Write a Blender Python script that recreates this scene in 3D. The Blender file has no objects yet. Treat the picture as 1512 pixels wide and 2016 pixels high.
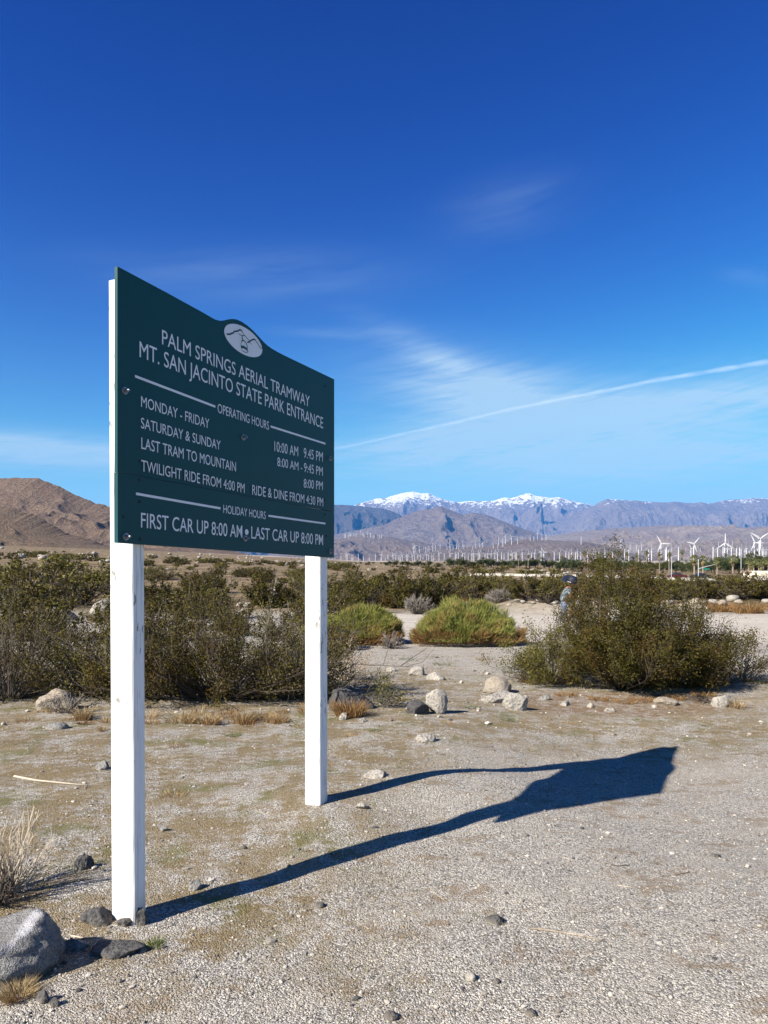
import bpy, bmesh, math, random
import numpy as np
from mathutils import Vector, Matrix, noise as mnoise
from mathutils.bvhtree import BVHTree

SC = bpy.context.scene
COL = SC.collection
R = math.radians
# ------------------------------------------------------------------ camera, world, sun, exposure
F, CX, HY, CAMZ = 1456.0, 756.0, 1153.0, 1.6          # focal length, centre column, horizon row (photo pixels), eye height
cam_d = bpy.data.cameras.new('camera')
cam_d.lens = 26.0
cam_d.sensor_width = 36.0
cam_d.sensor_fit = 'AUTO'
cam_d.shift_y = (HY - 1008.0) / 2016.0
cam_d.clip_start = 0.05
cam_d.clip_end = 200000.0
cam = bpy.data.objects.new('camera', cam_d)
cam.location = (0, 0, CAMZ)
cam.rotation_euler = (R(90), 0, 0)
COL.objects.link(cam)
SC.camera = cam

SUN_EL, SUN_DIR = R(35.5), Vector((-0.789, -0.614, 0)).normalized()
sun_vec = Vector((SUN_DIR.x * math.cos(SUN_EL), SUN_DIR.y * math.cos(SUN_EL), math.sin(SUN_EL)))
sd = bpy.data.lights.new('sun', 'SUN')
sd.energy = 5.0
sd.angle = R(0.5)
sd.color = (1.0, 0.92, 0.80)
so = bpy.data.objects.new('sun', sd)
so.rotation_euler = sun_vec.to_track_quat('Z', 'Y').to_euler()
so.location = (-20, -15, 30)
COL.objects.link(so)

SC.view_settings.view_transform = 'Standard'
SC.view_settings.look = 'None'
SC.view_settings.gamma = 1.0
SC.view_settings.exposure = 1.35
SC.view_settings.use_curve_mapping = False
SC.cycles.volume_bounces = 0
SC.cycles.max_bounces = 6
SC.cycles.transparent_max_bounces = 12
SC.cycles.use_denoising = True


class X:
    """A float socket with arithmetic, so node maths can be written as formulas."""
    def __init__(s, nt, v): s.nt, s.v = nt, v
    def op(s, o, *a):
        n = s.nt.nodes.new('ShaderNodeMath'); n.operation = o
        for i, q in enumerate((s,) + a):
            q = q.v if isinstance(q, X) else q
            if isinstance(q, (int, float)): n.inputs[i].default_value = q
            else: s.nt.links.new(q, n.inputs[i])
        return X(s.nt, n.outputs[0])
    def __add__(s, o): return s.op('ADD', o)
    def __sub__(s, o): return s.op('SUBTRACT', o)
    def __mul__(s, o): return s.op('MULTIPLY', o)
    def __truediv__(s, o): return s.op('DIVIDE', o)
    __radd__ = __add__
    __rmul__ = __mul__
    def __rsub__(s, o): return X(s.nt, o).op('SUBTRACT', s)
    def clamp(s):
        r = s.op('ADD', 0.0); r.v.node.use_clamp = True
        return r
    def step(s, a, b):
        n = s.nt.nodes.new('ShaderNodeMapRange'); n.interpolation_type = 'SMOOTHSTEP'
        s.nt.links.new(s.v, n.inputs['Value'])
        n.inputs['From Min'].default_value = a; n.inputs['From Max'].default_value = b
        return X(s.nt, n.outputs[0])
    def gauss(s, c, w): return (((s - c) / w).op('POWER', 2.0) * -1.0).op('EXPONENT')


def node(nt, t, ins=None, **kw):
    n = nt.nodes.new(t)
    for k, v in kw.items(): setattr(n, k, v)
    for k, v in (ins or {}).items():
        s = n.inputs[k]
        v = v.v if isinstance(v, X) else v
        if isinstance(v, bpy.types.NodeSocket): nt.links.new(v, s)
        else:
            if isinstance(v, tuple) and len(v) == 3 and s.type == 'RGBA': v = v + (1.0,)
            s.default_value = v
    return n


def mixc(nt, fac, a, b, blend='MIX'):
    n = nt.nodes.new('ShaderNodeMix'); n.data_type = 'RGBA'; n.blend_type = blend
    for i, v in ((0, fac), (6, a), (7, b)):
        v = v.v if isinstance(v, X) else v
        if isinstance(v, bpy.types.NodeSocket): nt.links.new(v, n.inputs[i])
        else:
            if isinstance(v, tuple) and len(v) == 3: v = v + (1.0,)
            n.inputs[i].default_value = v
    return n.outputs[2]


def noise_tex(nt, vec, scale, detail=3.0, rough=0.55, dist=0.0, dims='3D'):
    n = node(nt, 'ShaderNodeTexNoise', {'Scale': scale, 'Detail': detail, 'Roughness': rough, 'Distortion': dist}, noise_dimensions=dims)
    if vec is not None: nt.links.new(vec, n.inputs['Vector'])
    return X(nt, n.outputs['Fac'])


def comb(nt, x, y, z=0.0): return node(nt, 'ShaderNodeCombineXYZ', {0: x, 1: y, 2: z}).outputs[0]


W = bpy.data.worlds.new('World')
SC.world = W
W.use_nodes = True
nt = W.node_tree
nt.nodes.clear()
sky = node(nt, 'ShaderNodeTexSky', sky_type='NISHITA', sun_disc=False, sun_elevation=SUN_EL,
           sun_rotation=math.atan2(SUN_DIR.x, SUN_DIR.y), altitude=300.0, air_density=0.9, dust_density=0.0, ozone_density=3.0)
# a polarised, saturated desert sky: each channel falls off towards the zenith more steeply than the model's
sc_ = node(nt, 'ShaderNodeSeparateColor', {0: sky.outputs[0]})
GR = ((3.9, 0.42, 0.60), (3.2, 1.28, 0.70), (2.1, 1.0, 0.79))
hs = node(nt, 'ShaderNodeCombineColor', {i: (1.0 - ((X(nt, sc_.outputs[i]) * 0.25).op('POWER', GR[i][0]) * (-GR[i][1])).op('EXPONENT')) * (GR[i][2] * 8.2) for i in range(3)})
tc = node(nt, 'ShaderNodeTexCoord')
sx = node(nt, 'ShaderNodeSeparateXYZ', {0: tc.outputs['Generated']})
dx, dy, dz = (X(nt, sx.outputs[i]) for i in range(3))
zc = dz.op('MAXIMUM', 0.03)
px, py = dx / zc, dy / zc                                # where the ray meets a cloud deck one unit up
az = dx.op('ARCTAN2', dy)                                # azimuth from north (the photograph looks north)
el = dz.op('ARCSINE')
def A(pxx): return math.atan((pxx - CX) / F)
def EL(pyy, pxx=CX): return math.atan((HY - pyy) / F * math.cos(A(pxx)))
pv = comb(nt, px * 0.42 + py * 0.18, py * 0.95 - px * 0.25)
warp = noise_tex(nt, pv, 0.9, 4.0, 0.55)
fine = noise_tex(nt, comb(nt, px * 0.55 + py * 0.25 + warp * 0.8, py * 1.9 - px * 0.55 + warp * 1.3), 1.5, 7.0, 0.62)
soft = noise_tex(nt, comb(nt, px * 0.25 + 7.0, py * 0.6 - px * 0.1 + warp * 0.5), 1.0, 5.0, 0.6)
streak = noise_tex(nt, comb(nt, az * 5.0 + warp * 0.35, el * 46.0 - az * 7.0 + warp * 1.1), 1.0, 6.0, 0.6)
streak2 = noise_tex(nt, comb(nt, az * 9.0 + warp * 0.8, el * 120.0 - az * 22.0 + warp * 2.6 + soft * 3.0), 1.0, 8.0, 0.68)
def blob(px_, py_, wx, wy, tilt=0.0):
    a, e = az - A(px_), el - EL(py_, px_)
    return ((a / (wx / F)).op('POWER', 2.0) + ((e - a * tilt) / (wy / F)).op('POWER', 2.0)).op('MULTIPLY', -1.0).op('EXPONENT')
main = (blob(1010, 800, 190, 62, -0.22) + blob(880, 715, 120, 28, -0.42) * 0.5 + blob(930, 860, 260, 30, 0.12) * 0.75
        + blob(1420, 790, 230, 36, 0.05) * 0.75 + blob(80, 885, 240, 24, 0.0) * 0.9 + blob(1250, 900, 420, 40) * 0.6)
wisps = (blob(1000, 405, 110, 42, 0.1) * 0.19 + blob(520, 545, 260, 40, 0.05) * 0.24 + blob(640, 655, 90, 9, 0.0) * 0.25
         + blob(1490, 550, 50, 14, -0.3) * 0.13)
low = el.step(EL(860), EL(1010)) * 0.0 + (1.0 - el.step(0.02, 0.22)) * 0.55
dens = (main * (streak * 0.75 + fine * 1.15 - 0.42).clamp() * (streak2 * 2.2 - 0.2).clamp() * 1.7 + wisps * (streak * 1.5 + fine * 0.7 - 0.6).clamp() * 1.1
        + low * (streak * 0.7 + soft * 0.6 - 0.15).clamp() * 0.9)
veil = ((el - EL(1000)) * -9.0).op('EXPONENT').op('MINIMUM', 1.0) * 0.50
sheet = ((streak2 * 2.4 - 0.45).clamp() * 0.65 + 0.22) * (blob(1120, 850, 420, 95, -0.03) * 0.34 + blob(1330, 790, 330, 60, 0.05) * 0.16 + blob(900, 770, 200, 80, -0.25) * 0.12 + blob(60, 890, 260, 40) * 0.12) * (soft * 1.1 + fine * 0.9 - 0.25).clamp()
cf = (dens * 0.8 + veil + sheet).op('MINIMUM', 0.8)
cloud_col = mixc(nt, cf, hs.outputs[0], (4.5, 5.85, 6.5))
bg = node(nt, 'ShaderNodeBackground', {'Color': cloud_col, 'Strength': 0.055})
wo = node(nt, 'ShaderNodeOutputWorld', {'Surface': bg.outputs[0]})

# ------------------------------------------------------------------ helpers
ORG = {}
USED = {}
def tag(o, label=None, cat=None, group=None, kind=None):
    for k, v in (('label', label), ('category', cat), ('group', group), ('kind', kind)):
        if v: o[k] = v
    return o
def loc_of(o): return ORG.get(o.name, (0, 0, 0))
def mesh(name, V, Fc, mat, parent=None, org=None, smooth=False):
    """One mesh object from world-space vertices; its origin is org, or its parent's."""
    V = np.asarray(V, dtype=float)
    if parent is not None: off = np.array(loc_of(parent))
    else: off = np.array(org if org is not None else (0, 0, 0))
    me = bpy.data.meshes.new(name)
    me.from_pydata((V - off).tolist(), [], Fc.tolist() if isinstance(Fc, np.ndarray) else Fc)
    for m in (mat if isinstance(mat, (list, tuple)) else [mat]):
        if m is not None: me.materials.append(m)
    if smooth: me.polygons.foreach_set('use_smooth', np.ones(len(me.polygons), dtype=bool))
    me.update()
    o = bpy.data.objects.new(name, me)
    COL.objects.link(o)
    ORG[o.name] = tuple(off)
    if parent is not None: o.parent = parent
    else: o.location = tuple(off)
    return o
def empty(name, loc=(0, 0, 0)):
    o = bpy.data.objects.new(name, None)
    o.empty_display_size = 0.2
    o.location = loc
    COL.objects.link(o)
    ORG[o.name] = tuple(loc)
    return o
def kids(o): return KIDS.setdefault(o.name, [c for c in o.children])
KIDS = {}
def dup(o, loc, rz=0.0, sc=(1, 1, 1), label=None, group=None):
    r = o.copy(); COL.objects.link(r)
    r.location = loc; r.rotation_euler = (0, 0, rz); r.scale = sc
    if label: r['label'] = label
    if group: r['group'] = group
    for ch in kids(o):
        c = ch.copy(); COL.objects.link(c); c.parent = r
        for g in kids(ch):
            d = g.copy(); COL.objects.link(d); d.parent = c
    return r
class MB:
    """Collects boxes, tubes, cards into one mesh."""
    def __init__(s): s.V, s.F, s.n = [], [], 0
    def add(s, V, Fc):
        V = np.asarray(V, dtype=float).reshape(-1, 3)
        s.V.append(V)
        s.F.extend([[i + s.n for i in f] for f in (Fc.tolist() if isinstance(Fc, np.ndarray) else Fc)])
        s.n += len(V)
    def box(s, c, size, rz=0.0, ax=None):
        q = np.array([[x, y, z] for z in (-.5, .5) for y in (-.5, .5) for x in (-.5, .5)]) * np.array(size)
        if ax is not None: q = q @ np.array(ax)
        else:
            a, b = math.cos(rz), math.sin(rz)
            q = q @ np.array([[a, b, 0], [-b, a, 0], [0, 0, 1]])
        s.add(q + np.array(c), [[0, 2, 3, 1], [4, 5, 7, 6], [0, 1, 5, 4], [2, 6, 7, 3], [0, 4, 6, 2], [1, 3, 7, 5]])
    def tube(s, pts, rad, k=4, caps=True):
        P_ = np.asarray(pts, dtype=float); n = len(P_)
        rad = np.broadcast_to(np.asarray(rad, dtype=float), (n,))
        T = np.gradient(P_, axis=0); T /= np.linalg.norm(T, axis=1)[:, None] + 1e-12
        ref = np.array([0, 0, 1.0]) if abs(T[0][2]) < 0.9 else np.array([1.0, 0, 0])
        A_ = np.cross(T, ref); A_ /= np.linalg.norm(A_, axis=1)[:, None] + 1e-12
        B_ = np.cross(T, A_)
        th = np.arange(k) * 2 * math.pi / k
        ring = P_[:, None, :] + rad[:, None, None] * (np.cos(th)[None, :, None] * A_[:, None, :] + np.sin(th)[None, :, None] * B_[:, None, :])
        f = [[i * k + j, i * k + (j + 1) % k, (i + 1) * k + (j + 1) % k, (i + 1) * k + j] for i in range(n - 1) for j in range(k)]
        if caps: f += [list(range(k))[::-1], [(n - 1) * k + j for j in range(k)]]
        s.add(ring.reshape(-1, 3), f)
    def build(s, name, mat, parent=None, org=None, smooth=False):
        return mesh(name, np.concatenate(s.V) if s.V else np.zeros((0, 3)), s.F, mat, parent, org, smooth)

def _hash(ix, iy, seed):
    h = (ix.astype(np.int64) * 374761393 + iy.astype(np.int64) * 668265263 + seed * 974634777) & 0x7fffffff
    h = ((h ^ (h >> 13)) * 1274126177) & 0x7fffffff
    return ((h ^ (h >> 16)) & 0xffff) / 65535.0
def vn(x, y, seed=0):
    x, y = np.broadcast_arrays(np.asarray(x, float), np.asarray(y, float))
    ix, iy = np.floor(x), np.floor(y)
    fx, fy = x - ix, y - iy
    fx, fy = fx * fx * fx * (fx * (fx * 6 - 15) + 10), fy * fy * fy * (fy * (fy * 6 - 15) + 10)
    a, b, c, d = _hash(ix, iy, seed), _hash(ix + 1, iy, seed), _hash(ix, iy + 1, seed), _hash(ix + 1, iy + 1, seed)
    return (a * (1 - fx) + b * fx) * (1 - fy) + (c * (1 - fx) + d * fx) * fy
def fbm(x, y, seed=0, o=4, g=0.5):
    t, a, s = 0.0, 1.0, 0.0
    for i in range(o):
        t = t + a * (vn(x * 2 ** i + 13.7 * i, y * 2 ** i - 7.1 * i, seed + i) * 2 - 1); s += a; a *= g
    return t / s
def ridged(x, y, seed=0, o=5, g=0.5):
    t, a, s, w = 0.0, 1.0, 0.0, 1.0
    for i in range(o):
        r = 1 - np.abs(vn(x * 2 ** i + 5.3 * i, y * 2 ** i + 9.1 * i, seed + i) * 2 - 1)
        r = r * r * w
        t = t + a * r; s += a; a *= g; w = np.clip(r * 1.6, 0, 1)
    return t / s
def sstep(x, a, b):
    t = np.clip((x - a) / (b - a), 0, 1)
    return t * t * (3 - 2 * t)

# ------------------------------------------------------------------ the lie of the land
LD = np.log(np.array([45., 60., 100., 200., 400., 800., 3000.]))
COLS = [(-0.56, [1204.8, 1178, 1133, 1103, 1086, 1074, 1070]),
        (-0.31, [1204.8, 1182, 1140, 1113, 1096, 1086, 1084]),
        (-0.13, [1204.8, 1185, 1147, 1120, 1106, 1099, 1097]),
        (-0.03, [1204.8, 1187, 1152, 1127, 1113.5, 1108, 1105]),
        (0.20, [1204.8, 1188, 1157, 1131, 1117, 1110, 1104.5]),
        (0.56, [1204.8, 1189, 1162, 1137.5, 1122, 1112, 1105])]
CU = np.array([c[0] for c in COLS])
CT = np.array([c[1] for c in COLS])
def tz(x, y):
    x, y = np.broadcast_arrays(np.asarray(x, float), np.asarray(y, float))
    D = np.maximum(y, 1.0)
    u = np.clip(x / D, CU[0], CU[-1])
    l = np.clip(np.log(D), LD[0], LD[-1])
    iu = np.clip(np.searchsorted(CU, u) - 1, 0, len(CU) - 2)
    il = np.clip(np.searchsorted(LD, l) - 1, 0, len(LD) - 2)
    fu = (u - CU[iu]) / (CU[iu + 1] - CU[iu]); fl = (l - LD[il]) / (LD[il + 1] - LD[il])
    row = (CT[iu, il] * (1 - fl) + CT[iu, il + 1] * fl) * (1 - fu) + (CT[iu + 1, il] * (1 - fl) + CT[iu + 1, il + 1] * fl) * fu
    Dc = np.minimum(D, 6000.0)
    far = CAMZ + (HY - row) / F * Dc
    z = np.where(D > 45, far, 0.0)
    # near relief: a low swell round the far post, the lot dropping away to the right, wheel-worn unevenness
    z = z + 0.055 * np.exp(-((x + 0.45) / 0.55) ** 2 - ((y - 5.15) / 0.6) ** 2)
    z = z + 0.115 * np.exp(-((x - 0.35) / 0.95) ** 2 - ((y - 5.85) / 0.62) ** 2)
    z = z - 0.135 * sstep(x, 0.5, 2.6) * sstep(y, 3.5, 5.2) * (1 - sstep(y, 8.5, 13))
    z = z + 0.030 * fbm(x / 1.7, y / 1.7, 3, 3) * (1 - sstep(y, 30, 60)) + 0.015 * fbm(x / 0.35, y / 0.35, 8, 3) * (1 - sstep(y, 9, 14))
    z = z + 0.10 * fbm(x / 5.0, y / 5.0, 21, 3) * sstep(y, 12, 25) * (1 - sstep(y, 60, 120))
    # graded berms on the far side of the gravel lane
    z = z + 0.85 * np.exp(-((y - 45 - 2 * np.sin(x / 4)) / 3.4) ** 2) * sstep(x, 5.5, 9.0) * (1 - sstep(x, 13.5, 17)) * (0.75 + 0.5 * vn(x / 2.5, y / 2.5, 31))
    z = z + 1.15 * np.exp(-((y - 57) / 4.5) ** 2) * sstep(x, 16, 21) * (0.75 + 0.5 * vn(x / 3.0, y / 3.0, 33))
    z = z + 0.9 * fbm(x / 40, y / 40, 41, 4) * sstep(y, 70, 160) + 3.0 * fbm(x / 300, y / 300, 43, 3) * sstep(y, 700, 1500)
    return z
def tz1(x, y): return float(tz(x, y))
def G(px_, py_, d0=1.5, d1=6000.0):
    """Where the ground shows at this column and row of the photograph."""
    D = np.exp(np.linspace(math.log(d0), math.log(d1), 3000))
    x = (px_ - CX) / F * D
    diff = CAMZ + (HY - py_) / F * D - tz(x, D)
    k = np.argmax(diff < 0)
    if diff[k] >= 0: k = len(D) - 1
    d = D[k]
    if k > 0:
        a, b = diff[k - 1], diff[k]
        d = D[k - 1] + (D[k] - D[k - 1]) * a / (a - b)
    xx = (px_ - CX) / F * d
    return Vector((xx, d, tz1(xx, d)))
def P(px_, py_, D): return Vector(((px_ - CX) / F * D, D, CAMZ + (HY - py_) / F * D))
# ------------------------------------------------------------------ materials
MATS = {}
def new_mat(name):
    m = bpy.data.materials.new(name); m.use_nodes = True
    m.node_tree.nodes.clear()
    return m, m.node_tree
def finish(nt, col, rough=0.9, bump=None, bstr=0.5, bdist=0.02, spec=0.3, metal=0.0, trans=None):
    ins = {'Roughness': rough, 'Specular IOR Level': spec, 'Metallic': metal, 'Base Color': col}
    p = node(nt, 'ShaderNodeBsdfPrincipled', ins)
    if bump is not None:
        b = node(nt, 'ShaderNodeBump', {'Strength': bstr, 'Distance': bdist, 'Height': bump})
        nt.links.new(b.outputs[0], p.inputs['Normal'])
    sh = p.outputs[0]
    if trans is not None:
        t = node(nt, 'ShaderNodeBsdfTranslucent', {'Color': col})
        sh = node(nt, 'ShaderNodeMixShader', {0: trans, 1: sh, 2: t.outputs[0]}).outputs[0]
    node(nt, 'ShaderNodeOutputMaterial', {'Surface': sh})
def geo(nt):
    g = node(nt, 'ShaderNodeNewGeometry')
    s = node(nt, 'ShaderNodeSeparateXYZ', {0: g.outputs['Position']})
    return g, g.outputs['Position'], X(nt, s.outputs[0]), X(nt, s.outputs[1]), X(nt, s.outputs[2])
def plain(name, col, rough=0.6, var=0.15, scale=8.0, bump=0.0, metal=0.0, spec=0.3):
    m, nt = new_mat(name)
    tcx = node(nt, 'ShaderNodeTexCoord')
    n = noise_tex(nt, tcx.outputs['Object'], scale, 4.0)
    c = mixc(nt, n, tuple(v * (1 - var) for v in col), tuple(min(1, v * (1 + var)) for v in col))
    finish(nt, c, rough, n if bump else None, bump, 0.01, spec, metal)
    MATS[name] = m
    return m
def leafy(name, c1, c2, c3, trans=0.25, rough=0.5, spec=0.3, patch=1.6):
    """Leaves: each leaf its own tint, and clumps of an older tone."""
    m, nt = new_mat(name)
    g = node(nt, 'ShaderNodeNewGeometry')
    tcx = node(nt, 'ShaderNodeTexCoord')
    oi = node(nt, 'ShaderNodeObjectInfo')
    c = mixc(nt, X(nt, g.outputs['Random Per Island']), c1, c2)
    n = noise_tex(nt, tcx.outputs['Object'], patch, 3.0).step(0.47, 0.66)
    c = mixc(nt, n, c, c3)
    c = mixc(nt, X(nt, oi.outputs['Random']) * 0.35, c, c3)
    finish(nt, c, rough, None, spec=spec, trans=trans)
    MATS[name] = m
    return m
def stone_mat(name, c1, c2, dark, speck=60.0, vein=False):
    m, nt = new_mat(name)
    tcx = node(nt, 'ShaderNodeTexCoord'); v = tcx.outputs['Object']
    oi = node(nt, 'ShaderNodeObjectInfo')
    n1 = noise_tex(nt, v, 4.0, 5.0, 0.6)
    n2 = noise_tex(nt, v, speck, 2.0, 0.6)
    c = mixc(nt, n1.step(0.35, 0.65), c1, c2)
    c = mixc(nt, n2.step(0.50, 0.60) * 0.75, c, dark)
    c = mixc(nt, noise_tex(nt, v, 9.0, 4.0, 0.7).step(0.60, 0.72) * 0.45, c, dark)
    if vein:
        sxx = node(nt, 'ShaderNodeSeparateXYZ', {0: v})
        x_, y_, z_ = (X(nt, sxx.outputs[i]) for i in range(3))
        wv = noise_tex(nt, v, 6.0, 4.0) * 0.16 - 0.08
        d1 = ((x_ - 0.085) * 0.75 - (z_ - 0.175) + (y_ + 0.2) * 0.2 + wv).op('ABSOLUTE')
        here = x_.gauss(0.09, 0.06) * noise_tex(nt, v, 11.0, 4.0).step(0.40, 0.56)
        c = mixc(nt, (1.0 - d1.step(0.008, 0.045)) * here * 0.9, c, (0.46, 0.46, 0.49))
    zz = X(nt, node(nt, 'ShaderNodeSeparateXYZ', {0: v}).outputs[2])
    c = mixc(nt, (1.0 - (zz + n1 * 0.03 - 0.015).step(0.0, 0.025)) * 0.4, c, (0.24, 0.20, 0.155))
    c = mixc(nt, X(nt, oi.outputs['Random']) * 0.3, c, tuple(0.8 * q for q in c2))
    finish(nt, c, 0.92, n1 * 0.5 + n2 * 0.25 + noise_tex(nt, v, 18.0, 5.0, 0.7) * 0.7, 0.9, 0.04, 0.12)
    MATS[name] = m
    return m

# ground: gravel, tracks, moss and straw, by where it lies
def ground_material():
    m, nt = new_mat('desert_ground')
    g, pos, x, y, z = geo(nt)
    far = y.step(14.0, 60.0)
    v1 = node(nt, 'ShaderNodeTexVoronoi', {'Vector': pos, 'Scale': 105.0, 'Randomness': 1.0}, feature='F1')
    v2 = node(nt, 'ShaderNodeTexVoronoi', {'Vector': pos, 'Scale': 215.0, 'Randomness': 1.0}, feature='F1')
    v3 = node(nt, 'ShaderNodeTexVoronoi', {'Vector': pos, 'Scale': 26.0, 'Randomness': 1.0}, feature='F1')
    cs = node(nt, 'ShaderNodeSeparateColor', {0: v1.outputs['Color']})
    cs2 = node(nt, 'ShaderNodeSeparateColor', {0: v2.outputs['Color']})
    cs3 = node(nt, 'ShaderNodeSeparateColor', {0: v3.outputs['Color']})
    r1, r2 = X(nt, cs.outputs[0]), X(nt, cs2.outputs[0])
    big = noise_tex(nt, pos, 0.55, 5.0, 0.6)
    mid = noise_tex(nt, pos, 2.3, 5.0, 0.65)
    sml = noise_tex(nt, pos, 9.0, 4.0, 0.7)
    grain = noise_tex(nt, pos, 90.0, 3.0, 0.7)
    gaps = X(nt, v1.outputs['Distance']).step(0.30, 0.62)
    grit = mixc(nt, (r1 * 0.65 + r2 * 0.35).step(0.12, 0.88), (0.15, 0.141, 0.126), (0.72, 0.676, 0.605))
    grit = mixc(nt, gaps * 0.5, grit, (0.14, 0.131, 0.116))
    fines = mixc(nt, grain.step(0.3, 0.7), (0.345, 0.312, 0.262), (0.53, 0.484, 0.416))
    c = mixc(nt, (mid * 0.6 + sml * 0.5).step(0.46, 0.72) * 0.5, grit, fines)
    sw = noise_tex(nt, comb(nt, x * 0.5 + y * 0.12, y * 2.2 - x * 0.25), 1.0, 5.0, 0.6)
    c = mixc(nt, sw.step(0.50, 0.68) * 0.45, c, fines)
    c = mixc(nt, (noise_tex(nt, comb(nt, x * 1.6, y * 3.6), 1.0, 4.0, 0.65) * 0.6 + sml * 0.4).step(0.525, 0.615) * 0.72, c, mixc(nt, grain, (0.13, 0.088, 0.05), (0.33, 0.255, 0.175)))
    # stained, trampled earth
    c = mixc(nt, (big * 0.5 + mid * 0.6).step(0.60, 0.72) * 0.55, c, (0.202, 0.144, 0.087))
    # the strewn chips that are darker than the rest
    c = mixc(nt, X(nt, cs3.outputs[1]).step(0.955, 0.975) * (1.0 - X(nt, v3.outputs['Distance']).step(0.010, 0.016)), c, (0.075, 0.07, 0.065))
    # moss and dead grass thatch on the untrodden side
    edge = x + noise_tex(nt, pos, 0.9, 4.0) * 1.5 - (y - 3.0) * 0.16
    wild = (1.0 - edge.step(-0.15, 0.95)) * (1.0 - y.step(10.0, 16.0)) * y.step(2.6, 3.4)
    strip = y.gauss(8.6, 1.4) * 0.9 + y.gauss(11.5, 2.2) * 0.75
    wild = (wild + strip * (1.0 - y.step(13.0, 16.0))).op('MINIMUM', 1.0)
    patch = (mid * 0.65 + sml * 0.45 + big * 0.15).step(0.53, 0.69)
    thatch = mixc(nt, noise_tex(nt, comb(nt, x * 14.0, y * 30.0, z), 3.0, 4.0, 0.7).step(0.3, 0.7), (0.105, 0.078, 0.038), (0.30, 0.225, 0.115))
    moss = mixc(nt, grain, (0.075, 0.078, 0.018), (0.19, 0.17, 0.055))
    thatch = mixc(nt, noise_tex(nt, pos, 1.5, 3.0).step(0.52, 0.64), thatch, moss)
    c = mixc(nt, wild * patch * 0.82, c, thatch)
    # litter of reddish dead leaves under the big bush
    bx, by = (x - 3.35) / 1.9, (y - 10.6) / 0.95
    lit = (bx.op('POWER', 2.0) + by.op('POWER', 2.0) * 1.0) + (mid - 0.5) * 1.6
    c = mixc(nt, (1.0 - lit.step(0.5, 1.25)) * (sml * 0.6 + grain * 0.6).step(0.45, 0.75) * 0.8, c, mixc(nt, grain, (0.10, 0.048, 0.024), (0.22, 0.12, 0.06)))
    # wheel-polished lane
    lane = y.step(19.0, 24.0) * (1.0 - y.step(40.0, 46.0)) * (x + mid * 3.0).step(-2.5, 1.0)
    c = mixc(nt, lane * 0.85, c, mixc(nt, noise_tex(nt, comb(nt, x * 0.15, y * 0.8), 2.0, 5.0).step(0.3, 0.7), (0.40, 0.355, 0.30), (0.56, 0.51, 0.44)))
    # open fan beyond: pale sand, straw, dark brittle growth between
    fan = noise_tex(nt, comb(nt, x * 0.06, y * 0.035), 3.0, 6.0, 0.7)
    fan2 = noise_tex(nt, comb(nt, x * 0.7, y * 0.4), 1.0, 4.0, 0.7)
    fc = mixc(nt, fan2.step(0.35, 0.65), (0.15, 0.108, 0.062), (0.31, 0.24, 0.155))
    fc = mixc(nt, (fan * 0.5 + fan2 * 0.6).step(0.50, 0.62) * 0.85, fc, (0.060, 0.046, 0.024))
    c = mixc(nt, (y + mid * 10.0).step(42.0, 56.0), c, fc)
    # valley floor far off
    vf = mixc(nt, noise_tex(nt, comb(nt, x * 0.003, y * 0.0012), 2.0, 5.0, 0.6).step(0.35, 0.65), (0.20, 0.165, 0.13), (0.38, 0.33, 0.28))
    c = mixc(nt, y.step(900.0, 1800.0), c, vf)
    h = (1.0 - X(nt, v1.outputs['Distance']) * 1.4) * 0.5 + (1.0 - X(nt, v2.outputs['Distance']) * 1.4) * 0.3 + grain * 0.35 + sml * 0.5
    p = node(nt, 'ShaderNodeBsdfPrincipled', {'Base Color': c, 'Roughness': 0.95, 'Specular IOR Level': 0.12})
    b = node(nt, 'ShaderNodeBump', {'Strength': 1.0, 'Distance': 0.016, 'Height': h})
    nt.links.new(b.outputs[0], p.inputs['Normal'])
    node(nt, 'ShaderNodeOutputMaterial', {'Surface': p.outputs[0]})
    return m

def rock_slope(name, c1, c2, c3, scale, snow=None, patchy=0.5, scrub=0.0):
    """Mountain rock: banded tones, gullies picked out by bump, snow above a line where slopes allow."""
    m, nt = new_mat(name)
    g, pos, x, y, z = geo(nt)
    n1 = noise_tex(nt, pos, 1.0 / scale, 6.0, 0.65)
    n2 = noise_tex(nt, pos, 6.0 / scale, 6.0, 0.7)
    c = mixc(nt, n1.step(0.35, 0.65), c1, c2)
    c = mixc(nt, (n2 * 0.7 + n1 * 0.35).step(0.50, 0.64) * patchy, c, c3)
    rough = 0.95
    if scrub:
        c = mixc(nt, noise_tex(nt, pos, 0.22, 3.0, 0.6).step(0.56, 0.64) * scrub, c, (0.055, 0.045, 0.028))
        c = mixc(nt, noise_tex(nt, pos, 0.30, 2.0, 0.6).step(0.62, 0.68) * scrub * 0.7, c, (0.36, 0.30, 0.235))
    if snow:
        s = (z + (n2 - 0.5) * snow[1] * 8.0 + (n1 - 0.5) * snow[1] * 2.0 - snow[0]) / snow[1]
        nz = X(nt, node(nt, 'ShaderNodeSeparateXYZ', {0: g.outputs['Normal']}).outputs[2])
        s = s.step(-0.1, 0.25) * (nz + (n2 - 0.5) * 0.5).step(0.40, 0.62)
        c = mixc(nt, s, c, (0.85, 0.87, 0.9))
    finish(nt, c, rough, n2 + noise_tex(nt, pos, 22.0 / scale, 5.0, 0.7) * 0.35, 1.0, scale * 0.22, 0.05)
    MATS[name] = m
    return m

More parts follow.
